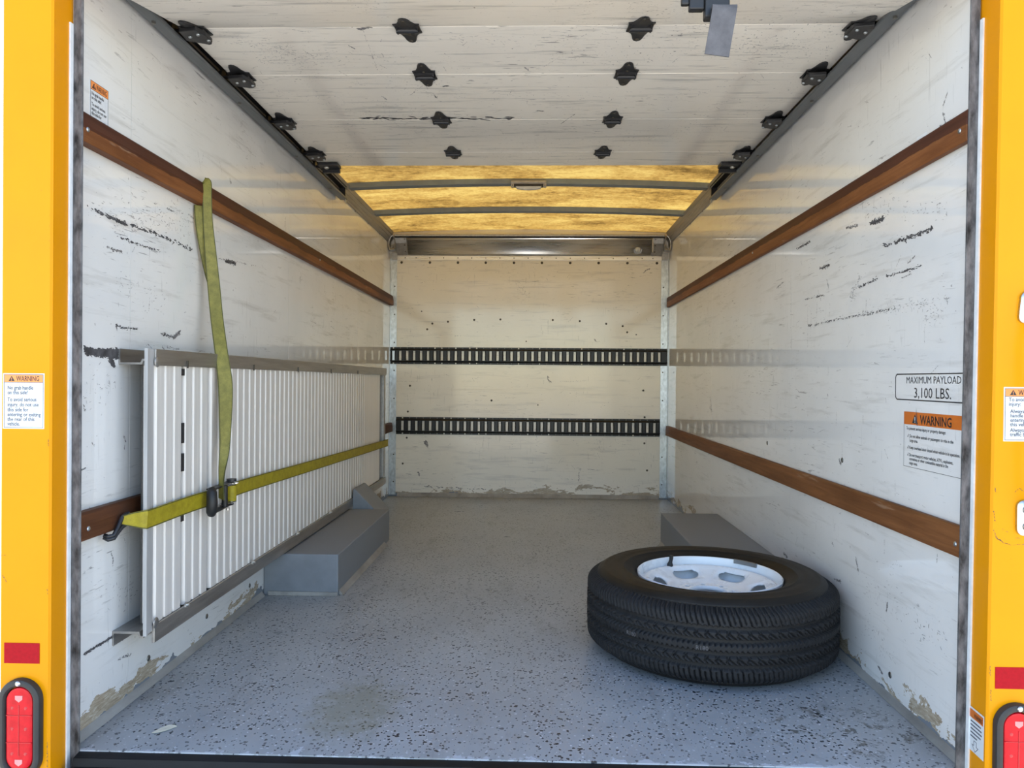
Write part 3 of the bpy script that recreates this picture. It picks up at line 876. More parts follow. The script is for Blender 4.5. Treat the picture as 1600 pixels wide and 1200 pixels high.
tie_rail(-1, 0.463, 0.527, 1.6295, 5.262, 'rail_dark', 'wooden tie rail low on the left wall running behind the aluminium ramp', (1.655,))
tie_rail(1, 0.454, 0.523, 1.6295, 5.270, 'rail_low', 'light brown wooden tie rail low on the right wall', (1.655,))

# ------------------------------------------------------------------ black e-tracks on the back wall
def etrack(z0, z1, x0, x1, first, label):
    t = thing('cargo_track', ((x0 + x1) / 2, YB, z0), label, 'track', 'black slotted cargo tracks across the back wall')
    yb = YB - 0.0045
    h = z1 - z0
    for a, b2, lip in ((z0, z0 + h * 0.22, -1), (z1 - h * 0.22, z1, 1)):
        if lip < 0:
            pr = [(yb, a), (yb - 0.003, a), (yb - 0.003, a + h * 0.10), (yb - 0.013, b2 - 0.004), (yb - 0.013, b2), (yb - 0.006, b2), (yb, a + 0.01)]
        else:
            pr = [(yb, b2), (yb, b2 - 0.01), (yb - 0.006, a), (yb - 0.013, a), (yb - 0.013, a + 0.004), (yb - 0.003, b2 - h * 0.10), (yb - 0.003, b2)]
        MB().prism(pr, 'x', x0, x1).build('flange', 'etrack', t)
    p = 0.0497; n = int((x1 - 0.008 - first) / p) + 1
    zc0, zc1 = z0 + h * 0.22, z1 - h * 0.22
    w = 0.0175
    xs0 = [x0] + [first + i * p + w / 2 for i in range(n)]
    xs1 = [first + i * p - w / 2 for i in range(n)] + [x1]
    proto = None
    for a, b2 in zip(xs0, xs1):
        if proto is None or abs((b2 - a) - (p - w)) > 1e-4:
            k = MB().loft([[(a, yb - 0.004, zc0), (a + 0.006, yb - 0.009, zc0), (b2 - 0.006, yb - 0.009, zc0), (b2, yb - 0.004, zc0)],
                           [(a, yb - 0.004, zc1), (a + 0.006, yb - 0.009, zc1), (b2 - 0.006, yb - 0.009, zc1), (b2, yb - 0.004, zc1)]]).build('rung', 'etrack', t)
            if abs((b2 - a) - (p - w)) < 1e-4:
                proto, pa = k, a
        else:
            copy_part(proto, (a - pa, 0, 0))
    rv, ho = MB(), MB()
    rnd = random.Random(n)
    for i in range(n):
        for z in (z0 + h * 0.055, z1 - h * 0.055):
            bright = (i % 3 == 0) and i % 2 == (0 if i < n / 2 else 1) or i in (7, 9, 11)
            (rv if bright else ho).dome((first + i * p, yb - 0.003, z), (0, -1, 0), 0.0055 if bright else 0.0036, 0.003, 8)
    rv.build('rivets', 'rivet', t, True)['kind'] = 'stuff'
    ho.build('small_rivets', 'screw', t, True)['kind'] = 'stuff'
    # pale liner shows through the slots: the wall itself stands behind them
    return t
etrack(0.946, 1.067, -0.986, 0.981, -0.963, 'upper black slotted cargo track across the back wall')
etrack(0.445, 0.568, -0.940, 0.934, -0.894, 'lower black slotted cargo track across the back wall')

# ------------------------------------------------------------------ wheel boxes
def wheel_box(s, label):
    t = thing('wheel_box', (s * 0.845, 3.31, 0), label, 'wheel box', 'grey wheel boxes along the side walls')
    x0, x1 = s * 0.9895, s * 0.700
    MB().box(x0, x1, 2.825, 3.83, 0.0005, 0.160).build('box_body', 'wheelbox', t, False, 0.004)
    if s < 0:
        MB().prism([(x1 + 0.0005, 0.001), (x1 + 0.018, 0.001), (x1 + 0.0005, 0.02)], 'y', 2.84, 3.70).build('foot_strip', 'cove', t)
        MB().box(x0 + 0.02, x1 - 0.002, 2.819, 2.8245, 0.001, 0.016).build('front_strip', 'cove', t)
    else:
        MB().prism([(x1 - 0.0005, 0.02), (x1 - 0.018, 0.001), (x1 - 0.0005, 0.001)], 'y', 2.84, 3.80).build('foot_strip', 'cove', t)
    return t
wheel_box(-1, 'grey painted wheel box below the ramp on the left')
wheel_box(1, 'grey painted wheel box behind the spare wheel on the right')
t = thing('corner_wedge', (-0.85, 3.98, 0), 'small grey wedge shaped box behind the left wheel box', 'wedge box')
MB().prism([(-0.900, 0.0005), (-0.757, 0.0005), (-0.757, 0.125), (-0.888, 0.258), (-0.900, 0.258)], 'y', 3.86, 4.10).build('wedge_body', 'wheelbox', t, False, 0.003)

# ------------------------------------------------------------------ hanger rails and the stowed aluminium ramp
t = thing('hanger_rail', (-0.95, 3.3, 0.87), 'upper aluminium hanger channel that holds the top of the ramp', 'rail', None)
pr = [(-0.9893, 0.905), (-0.9893, 0.866), (-0.931, 0.866), (-0.927, 0.875), (-0.909, 0.875), (-0.909, 0.880), (-0.930, 0.880), (-0.934, 0.871), (-0.985, 0.871), (-0.985, 0.905)]
MB().prism(pr, 'y', 1.822, 4.76).build('channel', 'alu_dull', t)
t = thing('ledge_rail', (-0.95, 3.3, 0.19), 'lower aluminium ledge that carries the foot of the ramp', 'rail')
pr = [(-0.9893, 0.206), (-0.9893, 0.170), (-0.985, 0.170), (-0.985, 0.200), (-0.925, 0.200), (-0.922, 0.190), (-0.911, 0.190), (-0.911, 0.194), (-0.918, 0.195), (-0.921, 0.206)]
MB().prism(pr[::-1], 'y', 1.80, 4.76).build('ledge', 'alu_dull', t)

FX = -0.905      # room-side face of the ramp
t = thing('loading_ramp', (-0.905, 3.25, 0.17), 'ribbed aluminium loading ramp stowed upright against the left wall', 'ramp')
RAMP = t
MB().box(-0.9085, FX + 0.004, 1.835, 4.735, 0.8645, 0.9055).box(-0.925, -0.9086, 1.835, 4.735, 0.8985, 0.9025).build('top_rail', 'alu_dull', t, False, 0.0015)
MB().box(-0.9085, FX + 0.004, 1.835, 4.735, 0.166, 0.2095).build('bottom_rail', 'alu_dull', t, False, 0.0015)
MB().box(-0.9095, -0.901, 1.795, 1.803, 0.196, 0.9055).build('near_edge', 'alu_edge', t)
MB().box(-0.9092, FX - 0.001, 1.8032, 1.8348, 0.196, 0.9055).build('end_plank', 'alu_edge', t, False, 0.001)
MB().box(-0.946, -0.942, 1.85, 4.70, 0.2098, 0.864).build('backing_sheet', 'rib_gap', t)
def rib(y, w, front=FX - 0.004, m='alu_rib', nm='rib'):
    e = w * 0.075
    pr = [(-0.9418, y), (front - 0.010, y), (front - 0.003, y + e * 0.4), (front, y + e * 1.3), (front, y + w - e * 1.3), (front - 0.003, y + w - e * 0.4), (front - 0.010, y + w), (-0.9418, y + w)]
    return MB().prism(pr, 'z', 0.2098, 0.8642).build(nm, m, t, 'auto')
p0 = None
ribs = [1.8515, 1.899, 1.9465]
y = 2.0085
while y < 4.12:
    ribs.append(y)
    y += 0.0495
    if len(ribs) in (6,):
        y += 0.016
rb = rib(ribs[0], 0.0430)
for y in ribs[1:]:
    copy_part(rb, (0, y - ribs[0], 0))
MB().box(-0.9415, FX - 0.010, 4.175, 4.592, 0.2098, 0.8642).build('far_plank', 'plank', t, False, 0.002)
MB().box(-0.9415, FX - 0.022, 4.602, 4.660, 0.2098, 0.8642).build('end_channel', 'alu_dull', t)
MB().box(-0.9415, FX - 0.004, 4.690, 4.738, 0.215, 0.8642).build('far_edge', 'alu_dull', t)
# dark sealant in the joint after the third rib
rnd = random.Random(5)
z = 0.22
while z < 0.85:
    h = rnd.uniform(0.02, 0.08)
    if rnd.random() < 0.62:
        MB().box(-0.930, -0.9105, 1.9920, 2.0078, z, min(0.858, z + h)).build('joint_sealant', 'ink', t)
    z += h + rnd.uniform(0.004, 0.05)
for y in (2.0, 2.478, 2.948, 3.429, 3.95):
    o = MB().cyl((FX + 0.004, y, 0.2125), (1, 0, 0), 0.008, 0.005, 6).build('bolt', 'rivet', t)
    MB().cyl((FX + 0.009, y, 0.2125), (1, 0, 0), 0.004, 0.006, 8).build('bolt_tip', 'rivet', o)
    MB().box(FX + 0.0045, FX + 0.008, y - 0.002, y + 0.002, 0.880 - 0.02, 0.880).build('clip', 'screw_dark', t)
for z in (0.885, 0.235):
    MB().dome((FX + 0.003, 1.842, z - 0.012 if z > 0.5 else z - 0.02), (1, 0, 0), 0.014, 0.004, 10).build('weld', 'alu_dull', t, True)

# ------------------------------------------------------------------ ratchet strap
def ribbon(pts, wv, w, t):
    """band through points; wv = width direction at each point"""
    rings = []
    P = [Vector(p) for p in pts]
    for i, p in enumerate(P):
        tn = (P[min(i + 1, len(P) - 1)] - P[max(0, i - 1)]).normalized()
        d = Vector(wv[i]); d = (d - tn * d.dot(tn)).normalized()
        nn = tn.cross(d).normalized()
        ww = w[i] if isinstance(w, (list, tuple)) else w
        rings.append([p + d * ww / 2 + nn * t / 2, p - d * ww / 2 + nn * t / 2, p - d * ww / 2 - nn * t / 2, p + d * ww / 2 - nn * t / 2])
    return rings

def smooth_pts(pts, k=5):
    """Catmull-Rom through rows of numbers"""
    A = [np.array(p, float) for p in pts]; out = []
    for i in range(len(A) - 1):
        p0, p1, p2, p3 = A[max(0, i - 1)], A[i], A[i + 1], A[min(len(A) - 1, i + 2)]
        for j in range(k):
            u = j / k
            out.append(0.5 * ((2 * p1) + (-p0 + p2) * u + (2 * p0 - 5 * p1 + 4 * p2 - p3) * u * u + (-p0 + 3 * p1 - 3 * p2 + p3) * u ** 3))
    out.append(A[-1]); return out

def strap_part(rows, w, name, m, parent, edge=True, th=0.0022):
    R = smooth_pts(rows)
    pts = [r[:3] for r in R]; wv = [r[3:6] for r in R]
    ws = [r[6] * w for r in R] if len(R[0]) > 6 else [w] * len(R)
    o = MB().loft(ribbon(pts, wv, ws, th)).build(name, m, parent, 'auto')
    if edge:
        e = MB()
        for sgn in (-1, 1):
            off = []
            for i, p in enumerate(pts):
                tn = Vector(pts[min(i + 1, len(pts) - 1)]) - Vector(pts[max(0, i - 1)])
                d = Vector(wv[i]); tn.normalize(); d = (d - tn * d.dot(tn)).normalized()
                off.append(Vector(p) + d * sgn * ws[i] * 0.46)
            e.loft(ribbon(off, wv, 0.0022, th + 0.0012))
        e.build('edge_stitching', 'web_edge', o)
    return o

t = thing('ratchet_strap', (-0.89, 2.22, 0.47), 'yellow ratchet strap across the ramp with its tail hung over the upper rail', 'strap')
STRAP = t
SX = -0.8985
# short end with the hook: from the lower tie rail round the ramp edge to the ratchet
strap_part([(-0.948, 1.770, 0.487, 0.3, 0, 1, 0.50), (-0.930, 1.782, 0.486, 0.15, 0, 1, 0.75), (-0.902, 1.789, 0.4855, 0, 0, 1, 1), (SX, 1.812, 0.485, 0, 0, 1, 1), (SX, 1.95, 0.4855, 0, 0, 1, 1), (SX + 0.004, 2.06, 0.486, 0, 0, 1, 1), (SX + 0.012, 2.15, 0.485, 0, 0, 1, 1)], 0.046, 'short_webbing', 'web', t)
# long end: ratchet to the far end of the ramp and round its edge
strap_part([(SX + 0.018, 2.222, 0.484, 0, 0, 1), (SX + 0.006, 2.29, 0.483, 0, 0, 1), (SX, 2.42, 0.481, 0, 0, 1), (SX, 3.0, 0.467, 0, 0, 1), (SX, 3.9, 0.446, 0, 0, 1), (SX, 4.70, 0.4275, 0, 0, 1), (-0.902, 4.744, 0.4265, 0, 0, 1), (-0.93, 4.747, 0.427, 0, 0, 1), (-0.9575, 4.80, 0.450, 0, 0, 1)], 0.045, 'long_webbing', 'web', t)
# tail over the upper tie rail
W1, W2 = (0.80, 0.60, 0), (0.90, 0.42, 0)
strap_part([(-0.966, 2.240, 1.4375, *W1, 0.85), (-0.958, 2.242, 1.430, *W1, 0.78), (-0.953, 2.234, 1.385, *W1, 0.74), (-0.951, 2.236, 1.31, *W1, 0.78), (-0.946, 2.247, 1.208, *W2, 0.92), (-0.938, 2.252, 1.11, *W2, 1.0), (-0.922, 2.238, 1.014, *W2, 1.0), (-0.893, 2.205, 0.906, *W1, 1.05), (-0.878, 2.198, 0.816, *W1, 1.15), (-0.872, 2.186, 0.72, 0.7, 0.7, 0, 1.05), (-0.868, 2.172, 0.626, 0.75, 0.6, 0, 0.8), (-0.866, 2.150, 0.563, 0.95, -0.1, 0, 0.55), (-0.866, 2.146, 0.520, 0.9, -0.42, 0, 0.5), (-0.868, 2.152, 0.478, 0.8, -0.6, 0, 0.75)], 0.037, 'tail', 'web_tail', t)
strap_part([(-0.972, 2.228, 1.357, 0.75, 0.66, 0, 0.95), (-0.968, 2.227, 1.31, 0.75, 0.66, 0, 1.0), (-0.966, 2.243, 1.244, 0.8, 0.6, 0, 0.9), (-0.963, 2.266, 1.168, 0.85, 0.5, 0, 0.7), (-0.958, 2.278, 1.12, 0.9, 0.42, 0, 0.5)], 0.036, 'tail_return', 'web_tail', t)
# hook: two wires bent under the lower tie rail
for d in (-0.012, 0.012):
    z = 0.472 + d
    MB().tube([(-0.945, 1.785, z + 0.016), (-0.949, 1.770, z + 0.010), (-0.9525, 1.755, 0.463 + d * 0.4), (-0.953, 1.742, 0.452 + d * 0.3), (-0.962, 1.735, 0.450 + d * 0.3), (-0.972, 1.733, 0.455 + d * 0.2)], 0.0052, 8).build('hook_wire', 'black', t, True)
MB().tube([(-0.945, 1.785, 0.503), (-0.942, 1.790, 0.488), (-0.945, 1.785, 0.472)], 0.0052, 8).build('hook_bar', 'black', t, True)
# ratchet: handle grip, two arms, frame plates, spool with its roll of webbing
RX = -0.880
MB().tube([(RX + 0.012, 2.084, 0.445), (RX + 0.016, 2.078, 0.456), (RX + 0.018, 2.075, 0.48), (RX + 0.016, 2.078, 0.508), (RX + 0.012, 2.084, 0.519)], [0.011, 0.0155, 0.0155, 0.0145, 0.010], 12).build('handle_grip', 'rubber', t, True)
for z, zz in ((0.522, 0.516), (0.441, 0.449)):
    MB().prism([(RX - 0.004, 2.086), (RX + 0.022, 2.078), (RX + 0.018, 2.148), (RX + 0.010, 2.208), (RX + 0.012, 2.243), (RX - 0.002, 2.256), (RX - 0.014, 2.243), (RX - 0.010, 2.198)][::-1], 'z', zz - 0.002, zz + 0.002).build('handle_arm', 'black', t, False, 0.0008)
for z in (0.509, 0.4555):
    MB().prism([(RX - 0.013, 2.148), (RX + 0.001, 2.148), (RX + 0.012, 2.218), (RX + 0.014, 2.258), (RX + 0.002, 2.283), (RX - 0.013, 2.283)][::-1], 'z', z - 0.0015, z + 0.0015).build('frame_plate', 'chrome', t)
MB().tube([(RX + 0.010, 2.180, 0.452), (RX + 0.010, 2.180, 0.514)], 0.0085, 10).build('release_bar', 'rubber', t, 'auto')
MB().cyl((RX + 0.004, 2.243, 0.459), (0, 0, 1), 0.0145, 0.047, 18).build('webbing_roll', 'web', t, 'auto')
o = MB().cyl((RX + 0.004, 2.243, 0.449), (0, 0, 1), 0.006, 0.068, 12).build('spool', 'chrome', t, 'auto')
MB().cyl((RX + 0.004, 2.243, 0.5185), (0, 0, 1), 0.0145, 0.0075, 18).build('spool_cap', 'black', o, 'auto')
cg = MB()
for k in range(14):
    a0, a1, a2 = 2 * PI * k / 14, 2 * PI * (k + 0.5) / 14, 2 * PI * (k + 1) / 14
    f = lambda a, r: (RX + 0.004 + r * math.cos(a), 2.243 + r * math.sin(a))
    cg.prism([(RX + 0.004, 2.243), f(a0, 0.016), f(a1, 0.0205), f(a2, 0.016)], 'z', 0.5115, 0.5145)
cg.build('toothed_wheel', 'chrome', o)
MB().cyl((RX + 0.014, 2.193, 0.4385), (0, 0, 1), 0.0045, 0.006, 10).build('pin', 'chrome', t, 'auto')

# ------------------------------------------------------------------ raised roll-up door with its hinges and strap
door = struct(thing('door_1', (0.01, 2.5, 1.80), 'scuffed white roll-up door raised overhead', None), 'scuffed white roll-up door raised overhead')
DX0, DX1 = -0.930, 0.950
J = [(1.595, 1.706), (2.022, 1.797), (2.345, 1.800), (2.755, 1.801), (3.152, 1.802), (3.352, 1.803)]
for i, ((y0, z0), (y1, z1)) in enumerate(zip(J[:-1], J[1:])):
    d = Vector((y1 - y0, z1 - z0)).normalized(); g = 0.0012
    a, b2 = Vector((y0, z0)) + d * g, Vector((y1, z1)) - d * g
    nn = Vector((-d.y, d.x)) * 0.019
    MB().prism([tuple(a), tuple(b2), tuple(b2 + nn), tuple(a + nn)][::-1], 'x', DX0, DX1).build('door_panel', 'door', door, False, 0.0015)

def leaf_outline(w, l):
    h = []
    for sgn in (1, -1):
        q = [(w, 0.012), (w * 1.06, 0.030), (w * 0.72, 0.034), (w * 0.52, 0.052), (w * 0.40, l - 0.016), (w * 0.26, l - 0.005), (0, l)]
        side = [(x, y) for x, y in q] + [(-x, y) for x, y in reversed(q[:-1])]
        h += [(sgn * x, sgn * y) for x, y in side]
    return h
def hinge_parts(cx, cy, z, edge=0):
    """black pressed hinge across a door joint; edge = -1 / 1 adds the roller carrier"""
    nm = 'roller_hinge' if edge else 'hinge'
    r = MB().prism([(cx + x, cy + y) for x, y in leaf_outline(0.034, 0.088)][::-1], 'z', z - 0.004, z - 0.0008).build(nm, 'black', door)
    if cy < 2.1:
        for v in r.data.vertices:
            if v.co.y < cy - 0.004:
                v.co.z -= (cy - 0.004 - v.co.y) * 0.21
    MB().tube([(cx - 0.030, cy, z - 0.010), (cx + 0.030, cy, z - 0.010)], 0.0085, 10).build('knuckle', 'black', r, 'auto')
    MB().box(cx - 0.030, cx - 0.026, cy - 0.022, cy + 0.016, z - 0.014, z - 0.004).box(cx + 0.026, cx + 0.030, cy - 0.022, cy + 0.016, z - 0.014, z - 0.004).box(cx - 0.026, cx + 0.026, cy - 0.020, cy + 0.008, z - 0.011, z - 0.004).build('hinge_cheek', 'black', r)
    MB().box(cx - 0.014, cx + 0.014, cy + 0.013, cy + 0.0155, z - 0.0062, z - 0.004).build('hinge_slot', 'screw_dark', r)
    for x, y in ((0, -0.072), (0.0, -0.028), (0, 0.032), (0, 0.074)):
        if not edge:
            MB().dome((cx + x, cy + y, z - 0.004 - (0.21 * abs(y) if (cy < 2.1 and y < 0) else 0)), (0, 0, -1), 0.0052, 0.003, 10).build('hinge_screw', 'screw_dark', r, True)
    if edge:
        e = edge
        MB().prism([(cx - 0.030, cy - 0.035), (cx + 0.020, cy - 0.045), (cx + 0.034, cy - 0.012), (cx + 0.034, cy + 0.030), (cx + 0.010, cy + 0.040), (cx - 0.034, cy + 0.020)][::-1], 'z', z - 0.024, z - 0.012).build('roller_carrier', 'black', r, False, 0.002)
        for x, y in ((-0.016 * e, -0.020), (0.012 * e, -0.006), (-0.030 * e, 0.016)):
            MB().dome((cx + x, cy + y, z - 0.024), (0, 0, -1), 0.0058, 0.0045, 8).build('carrier_bolt', 'galv', r, True)
        MB().tube([(cx + e * 0.02, cy, z - 0.006), (e * 0.958 + 0.0, cy, z - 0.002)], 0.005, 8).build('roller_stem', 'black', r, True)
        MB().cyl((e * 0.952, cy, z - 0.002), (e, 0, 0), 0.0195, 0.010, 18).build('roller', 'rubber', r, 'auto')
for y, z in J[1:5]:
    for x in (-0.306, 0.328):
        hinge_parts(x, y, z)
    for e in (-1, 1):
        hinge_parts(0.010 + e * 0.905, y + 0.005, z, e)
for e in (-1, 1):
    cx = 0.010 + e * 0.893
    r = MB().box(cx - 0.045, cx + 0.045, 3.285, 3.352, 1.786, 1.801).build('top_bracket', 'black', door, False, 0.003)
    MB().box(cx - 0.040, cx + 0.040, 3.345, 3.362, 1.770, 1.786).build('bracket_lip', 'black', r, False, 0.002)
    MB().dome((cx + e * 0.012, 3.318, 1.786), (0, 0, -1), 0.012, 0.008, 8).build('bracket_bolt', 'rivet', r, True)
    MB().tube([(cx + e * 0.03, 3.33, 1.79), (e * 0.955, 3.33, 1.795)], 0.006, 8).build('roller_stem', 'black', r, True)
    MB().cyl((e * 0.946, 3.33, 1.797), (e, 0, 0), 0.0195, 0.010, 18).build('roller', 'black', r, 'auto')
def door_pt(u, v, e):
    for (y0, z0), (y1, z1) in zip(J[:-1], J[1:]):
        if v <= y1 or (y1, z1) == J[-1]:
            return (u, v, z0 + (z1 - z0) * (v - y0) / (y1 - y0) - e)
scuffs(SCUFF_DOOR, door_pt, door, 'scuff_marks', 6)
# pull strap hanging from the latch at the trailing edge
lt = MB().box(0.416, 0.470, 1.640, 1.668, 1.632, 1.728).build('latch', 'black', door, False, 0.004)
MB().box(0.383, 0.4155, 1.645, 1.665, 1.652, 1.725).box(0.366, 0.3829, 1.648, 1.662, 1.664, 1.722).build('latch_arm', 'black', lt, False, 0.003)
st = [(0.4555, 1.639, 1.651, 1, 0.0, 0), (0.4545, 1.626, 1.6495, 1, 0.0, 0), (0.4525, 1.618, 1.640, 1, 0.02, 0), (0.447, 1.617, 1.605, 1, 0.03, -0.02), (0.441, 1.618, 1.568, 1, 0.0, -0.03), (0.4365, 1.619, 1.538, 1, -0.03, -0.03)]
R = smooth_pts(st, 6)
MB().loft(ribbon([r[:3] for r in R], [r[3:6] for r in R], 0.0525, 0.003)).build('pull_strap', 'strap_grey', door, 'auto')

# ------------------------------------------------------------------ door tracks
for s in (-1, 1):
    t = thing('door_track', (s * 0.96, 2.75, 1.77), 'dark steel door track along the top of the %s wall' % ('left' if s < 0 else 'right'), 'track', 'dark steel door tracks')
    pr = [(0.940, 1.781), (0.940, 1.7735), (0.9435, 1.7715), (0.9755, 1.7715), (0.979, 1.775), (0.979, 1.829), (0.9755, 1.832), (0.940, 1.832), (0.940, 1.824)]
    inner = [(0.942, 1.824), (0.942, 1.8295), (0.975, 1.8295), (0.9765, 1.828), (0.9765, 1.776), (0.975, 1.774), (0.9435, 1.774), (0.942, 1.776), (0.942, 1.781)]
    P = [(s * x, z) for x, z in pr + inner]
    if s > 0: P = P[::-1]
    MB().prism(P, 'y', 1.70, 3.86).build('channel', 'track', t)
    MB().box(s * 0.9745, s * 0.9760, 1.70, 3.83, 1.7765, 1.8278).box(s * 0.9425, s * 0.9745, 1.70, 3.83, 1.8270, 1.8285).box(s * 0.936, s * 0.9415, 1.70, 3.84, 1.8325, 1.8345).build('track_shade', 'shade', t)  # black strips added in and over the channel, standing in for its shade
    MB().box(s * 0.9435, s * 0.976, 3.830, 3.840, 1.7742, 1.8293).build('end_stop', 'black', t)
    for y in (1.93, 2.50, 3.10, 3.62):
        k = MB().box(s * 0.9793, s * 0.9896, y - 0.03, y + 0.03, 1.784, 1.872).build('track_bracket', 'galv', t)
        MB().cyl((s * 0.962, y, 1.7714), (0, 0, -1), 0.006, 0.006, 6).build('track_bolt', 'screw', t)
    MB().box(s * 0.9435, s * 0.9475, 3.842, 3.858, 1.755, 1.7712).build('end_tab', 'galv', t)

# ------------------------------------------------------------------ spare wheel lying on the floor
CX, CY = 0.604, 2.366
TR, TW = 0.3822, 0.246
t = thing('spare_wheel', (CX, CY, 0), 'spare wheel with black tyre and white steel rim lying flat on the floor', 'wheel')
half = [(0.3680, 0.0), (0.3640, 0.012), (0.3560, 0.021), (0.3500, 0.0235), (0.3490, 0.0255), (0.3460, 0.0262), (0.3440, 0.0248), (0.3300, 0.0315), (0.3270, 0.0335), (0.3240, 0.0325), (0.305, 0.0350), (0.285, 0.0340), (0.268, 0.0305), (0.266, 0.0318), (0.262, 0.0312), (0.260, 0.0285), (0.248, 0.0245), (0.236, 0.0195), (0.2285, 0.0130)]
ZS = 0.2105                                   # shoulder height; the sidewall bulges above it
upper = [(r, ZS + h) for r, h in half]
upper = [(0.3500, 0.2255), (0.3470, 0.2300), (0.3420, 0.2345), (0.3380, 0.2372), (0.3300, 0.2405), (0.3270, 0.2422), (0.3240, 0.2412)] + [q for q in upper if q[0] < 0.31]
lower = [(r, TW - z) for r, z in upper]
inside = [(0.222, 0.215), (0.2225, 0.031)]
prof = lower[::-1] + [(0.345, TW - 0.222), (0.358, 0.06), (0.358, 0.186), (0.345, 0.222)] + upper + inside
tyre = MB().lathe(prof, (CX, CY), 180, True).build('tyre', 'sidewall', t, True)
# tread: fine grid with grooves, blocks and sipes cut in by radius
NA, NS = 1800, 72
th = np.linspace(0, 2 * PI, NA, endpoint=False)[:, None]
sv = np.linspace(0, 1, NS)[None, :]
z0, z1 = TW - 0.2275, 0.2275
base = TR - 0.004 * (np.abs(2 * sv - 1) ** 2.2) - 0.030 * np.clip((np.abs(2 * sv - 1) - 0.74) / 0.26, 0, 1) ** 2.0
ph = th * 84 / (2 * PI)
tri = lambda q: np.abs((q % 1.0) * 2 - 1)
depth = np.zeros((NA, NS))
for g in (0.255, 0.42, 0.58, 0.745):
    zig = 0.007 * (tri(ph * 2 + g * 3) - 0.5)
    depth = np.maximum(depth, (np.abs(sv - g + zig) < 0.031) * 1.0)
sh = np.abs(2 * sv - 1)
top = (sv > 0.5)
shoulder = sh > 0.55
slant = np.where(top, 0.9, -0.9) * (sh - 0.5) + 0.35 * np.floor((sh - 0.5) * 6.0) * 0.12
depth = np.maximum(depth, shoulder * (((ph + slant + 0.0) % 1.0) < 0.15) * 0.8)
depth = np.maximum(depth, (sh > 0.62) * (((ph + 0.5 + slant) % 1.0) < 0.14) * 0.6)
depth = np.maximum(depth, (sh > 0.86) * (((ph * 2 + 0.25) % 1.0) < 0.16) * 0.45)
mid = (sh > 0.20) & (sh < 0.46)
cc = np.where(top, sv - 0.6625, sv - 0.3375)
depth = np.maximum(depth, mid * (((ph + cc * 9.0) % 1.0) < 0.19) * 0.9)
depth = np.maximum(depth, mid * (((ph + 0.45 - np.abs(cc) * 7.0) % 1.0) < 0.16) * 0.7)
ctr = sh < 0.13
depth = np.maximum(depth, (ctr & (sh > 0.055)) * (((ph * 2) % 1.0) < 0.30) * 0.6)
rad = base - 0.0140 * depth
zz = z0 + (z1 - z0) * sv + 0 * th
X = CX + rad * np.cos(th); Y = CY + rad * np.sin(th)
V = np.stack([X, Y, zz], -1).reshape(-1, 3)
ii, jj = np.meshgrid(np.arange(NA), np.arange(NS - 1), indexing='ij')
a = ii * NS + jj; b2 = ((ii + 1) % NA) * NS + jj
F = np.stack([a, b2, b2 + 1, a + 1], -1).reshape(-1, 4)
me = bpy.data.meshes.new('tread')
me.vertices.add(len(V)); me.vertices.foreach_set('co', V.reshape(-1))
me.loops.add(F.size); me.loops.foreach_set('vertex_index', F.reshape(-1))
me.polygons.add(len(F)); me.polygons.foreach_set('loop_start', np.arange(0, F.size, 4)); me.polygons.foreach_set('loop_total', np.full(len(F), 4))
me.update(calc_edges=True); me.validate()
me.materials.append(MAT['tyre'])
o = bpy.data.objects.new('tread', me); COL.objects.link(o); attach(o, tyre)
# moulded size mark smeared on the centre rib, facing the door
def rib_text(body, ang, size, s0):
    cu = bpy.data.curves.new('text', 'FONT'); cu.body = body; cu.resolution_u = 2
    ob = bpy.data.objects.new('text', cu); COL.objects.link(ob)
    m2 = bpy.data.meshes.new_from_object(ob.evaluated_get(bpy.context.evaluated_depsgraph_get()))
    bpy.data.objects.remove(ob)
    for v in m2.vertices:
        aa = ang + v.co.x * size / TR
        v.co = (CX + (TR + 0.0006) * math.cos(aa), CY + (TR + 0.0006) * math.sin(aa), s0 + v.co.y * size)
    m2.materials.clear(); m2.materials.append(MAT['strap_grey'])
    ob = bpy.data.objects.new('size_mark', m2); COL.objects.link(ob); attach(ob, tyre)
rib_text('R180', math.radians(252), 0.016, 0.1165)
rib_text('R180', math.radians(221), 0.016, 0.1165)

RZ = 0.2305                                   # upper flange of the rim
rimp = [(0.2130, RZ - 0.030), (0.2145, RZ - 0.010), (0.2165, RZ - 0.002), (0.2200, RZ), (0.2230, RZ - 0.003), (0.2225, RZ - 0.012), (0.2180, RZ - 0.008), (0.2160, RZ - 0.030), (0.2150, 0.045), (0.2205, 0.015), (0.2160, 0.013), (0.2080, 0.045), (0.190, 0.075), (0.190, 0.140), (0.1965, 0.160), (0.2060, RZ - 0.034)]
rim = MB().lathe(rimp, (CX, CY), 128, True).build('rim', 'white_steel', t, 'auto')
NT, nr = 360, []
dp = [(0.2035, 0.203), (0.198, 0.2065), (0.192, 0.2085), (0.186, 0.2080), (0.180, 0.2055), (0.174, 0.2025), (0.168, 0.1995), (0.161, 0.1965), (0.154, 0.1935), (0.147, 0.1908), (0.139, 0.1880), (0.131, 0.1855), (0.123, 0.1830), (0.114, 0.1800), (0.105, 0.1768), (0.097, 0.1738), (0.091, 0.1722), (0.086, 0.172), (0.080, 0.172), (0.076, 0.172), (0.070, 0.172), (0.064, 0.172), (0.060, 0.1735), (0.0575, 0.1715), (0.056, 0.160)]
dp = [dp[0]] + [q for (r0, z0_), (r1, z1_) in zip(dp[:-1], dp[1:]) for q in (((r0 + r1) / 2, (z0_ + z1_) / 2), (r1, z1_))]
mb = MB(); K = len(dp)
hand = [math.radians(47 + 60 * i) for i in range(6)]
lug = [2 * PI * i / 8 for i in range(8)]
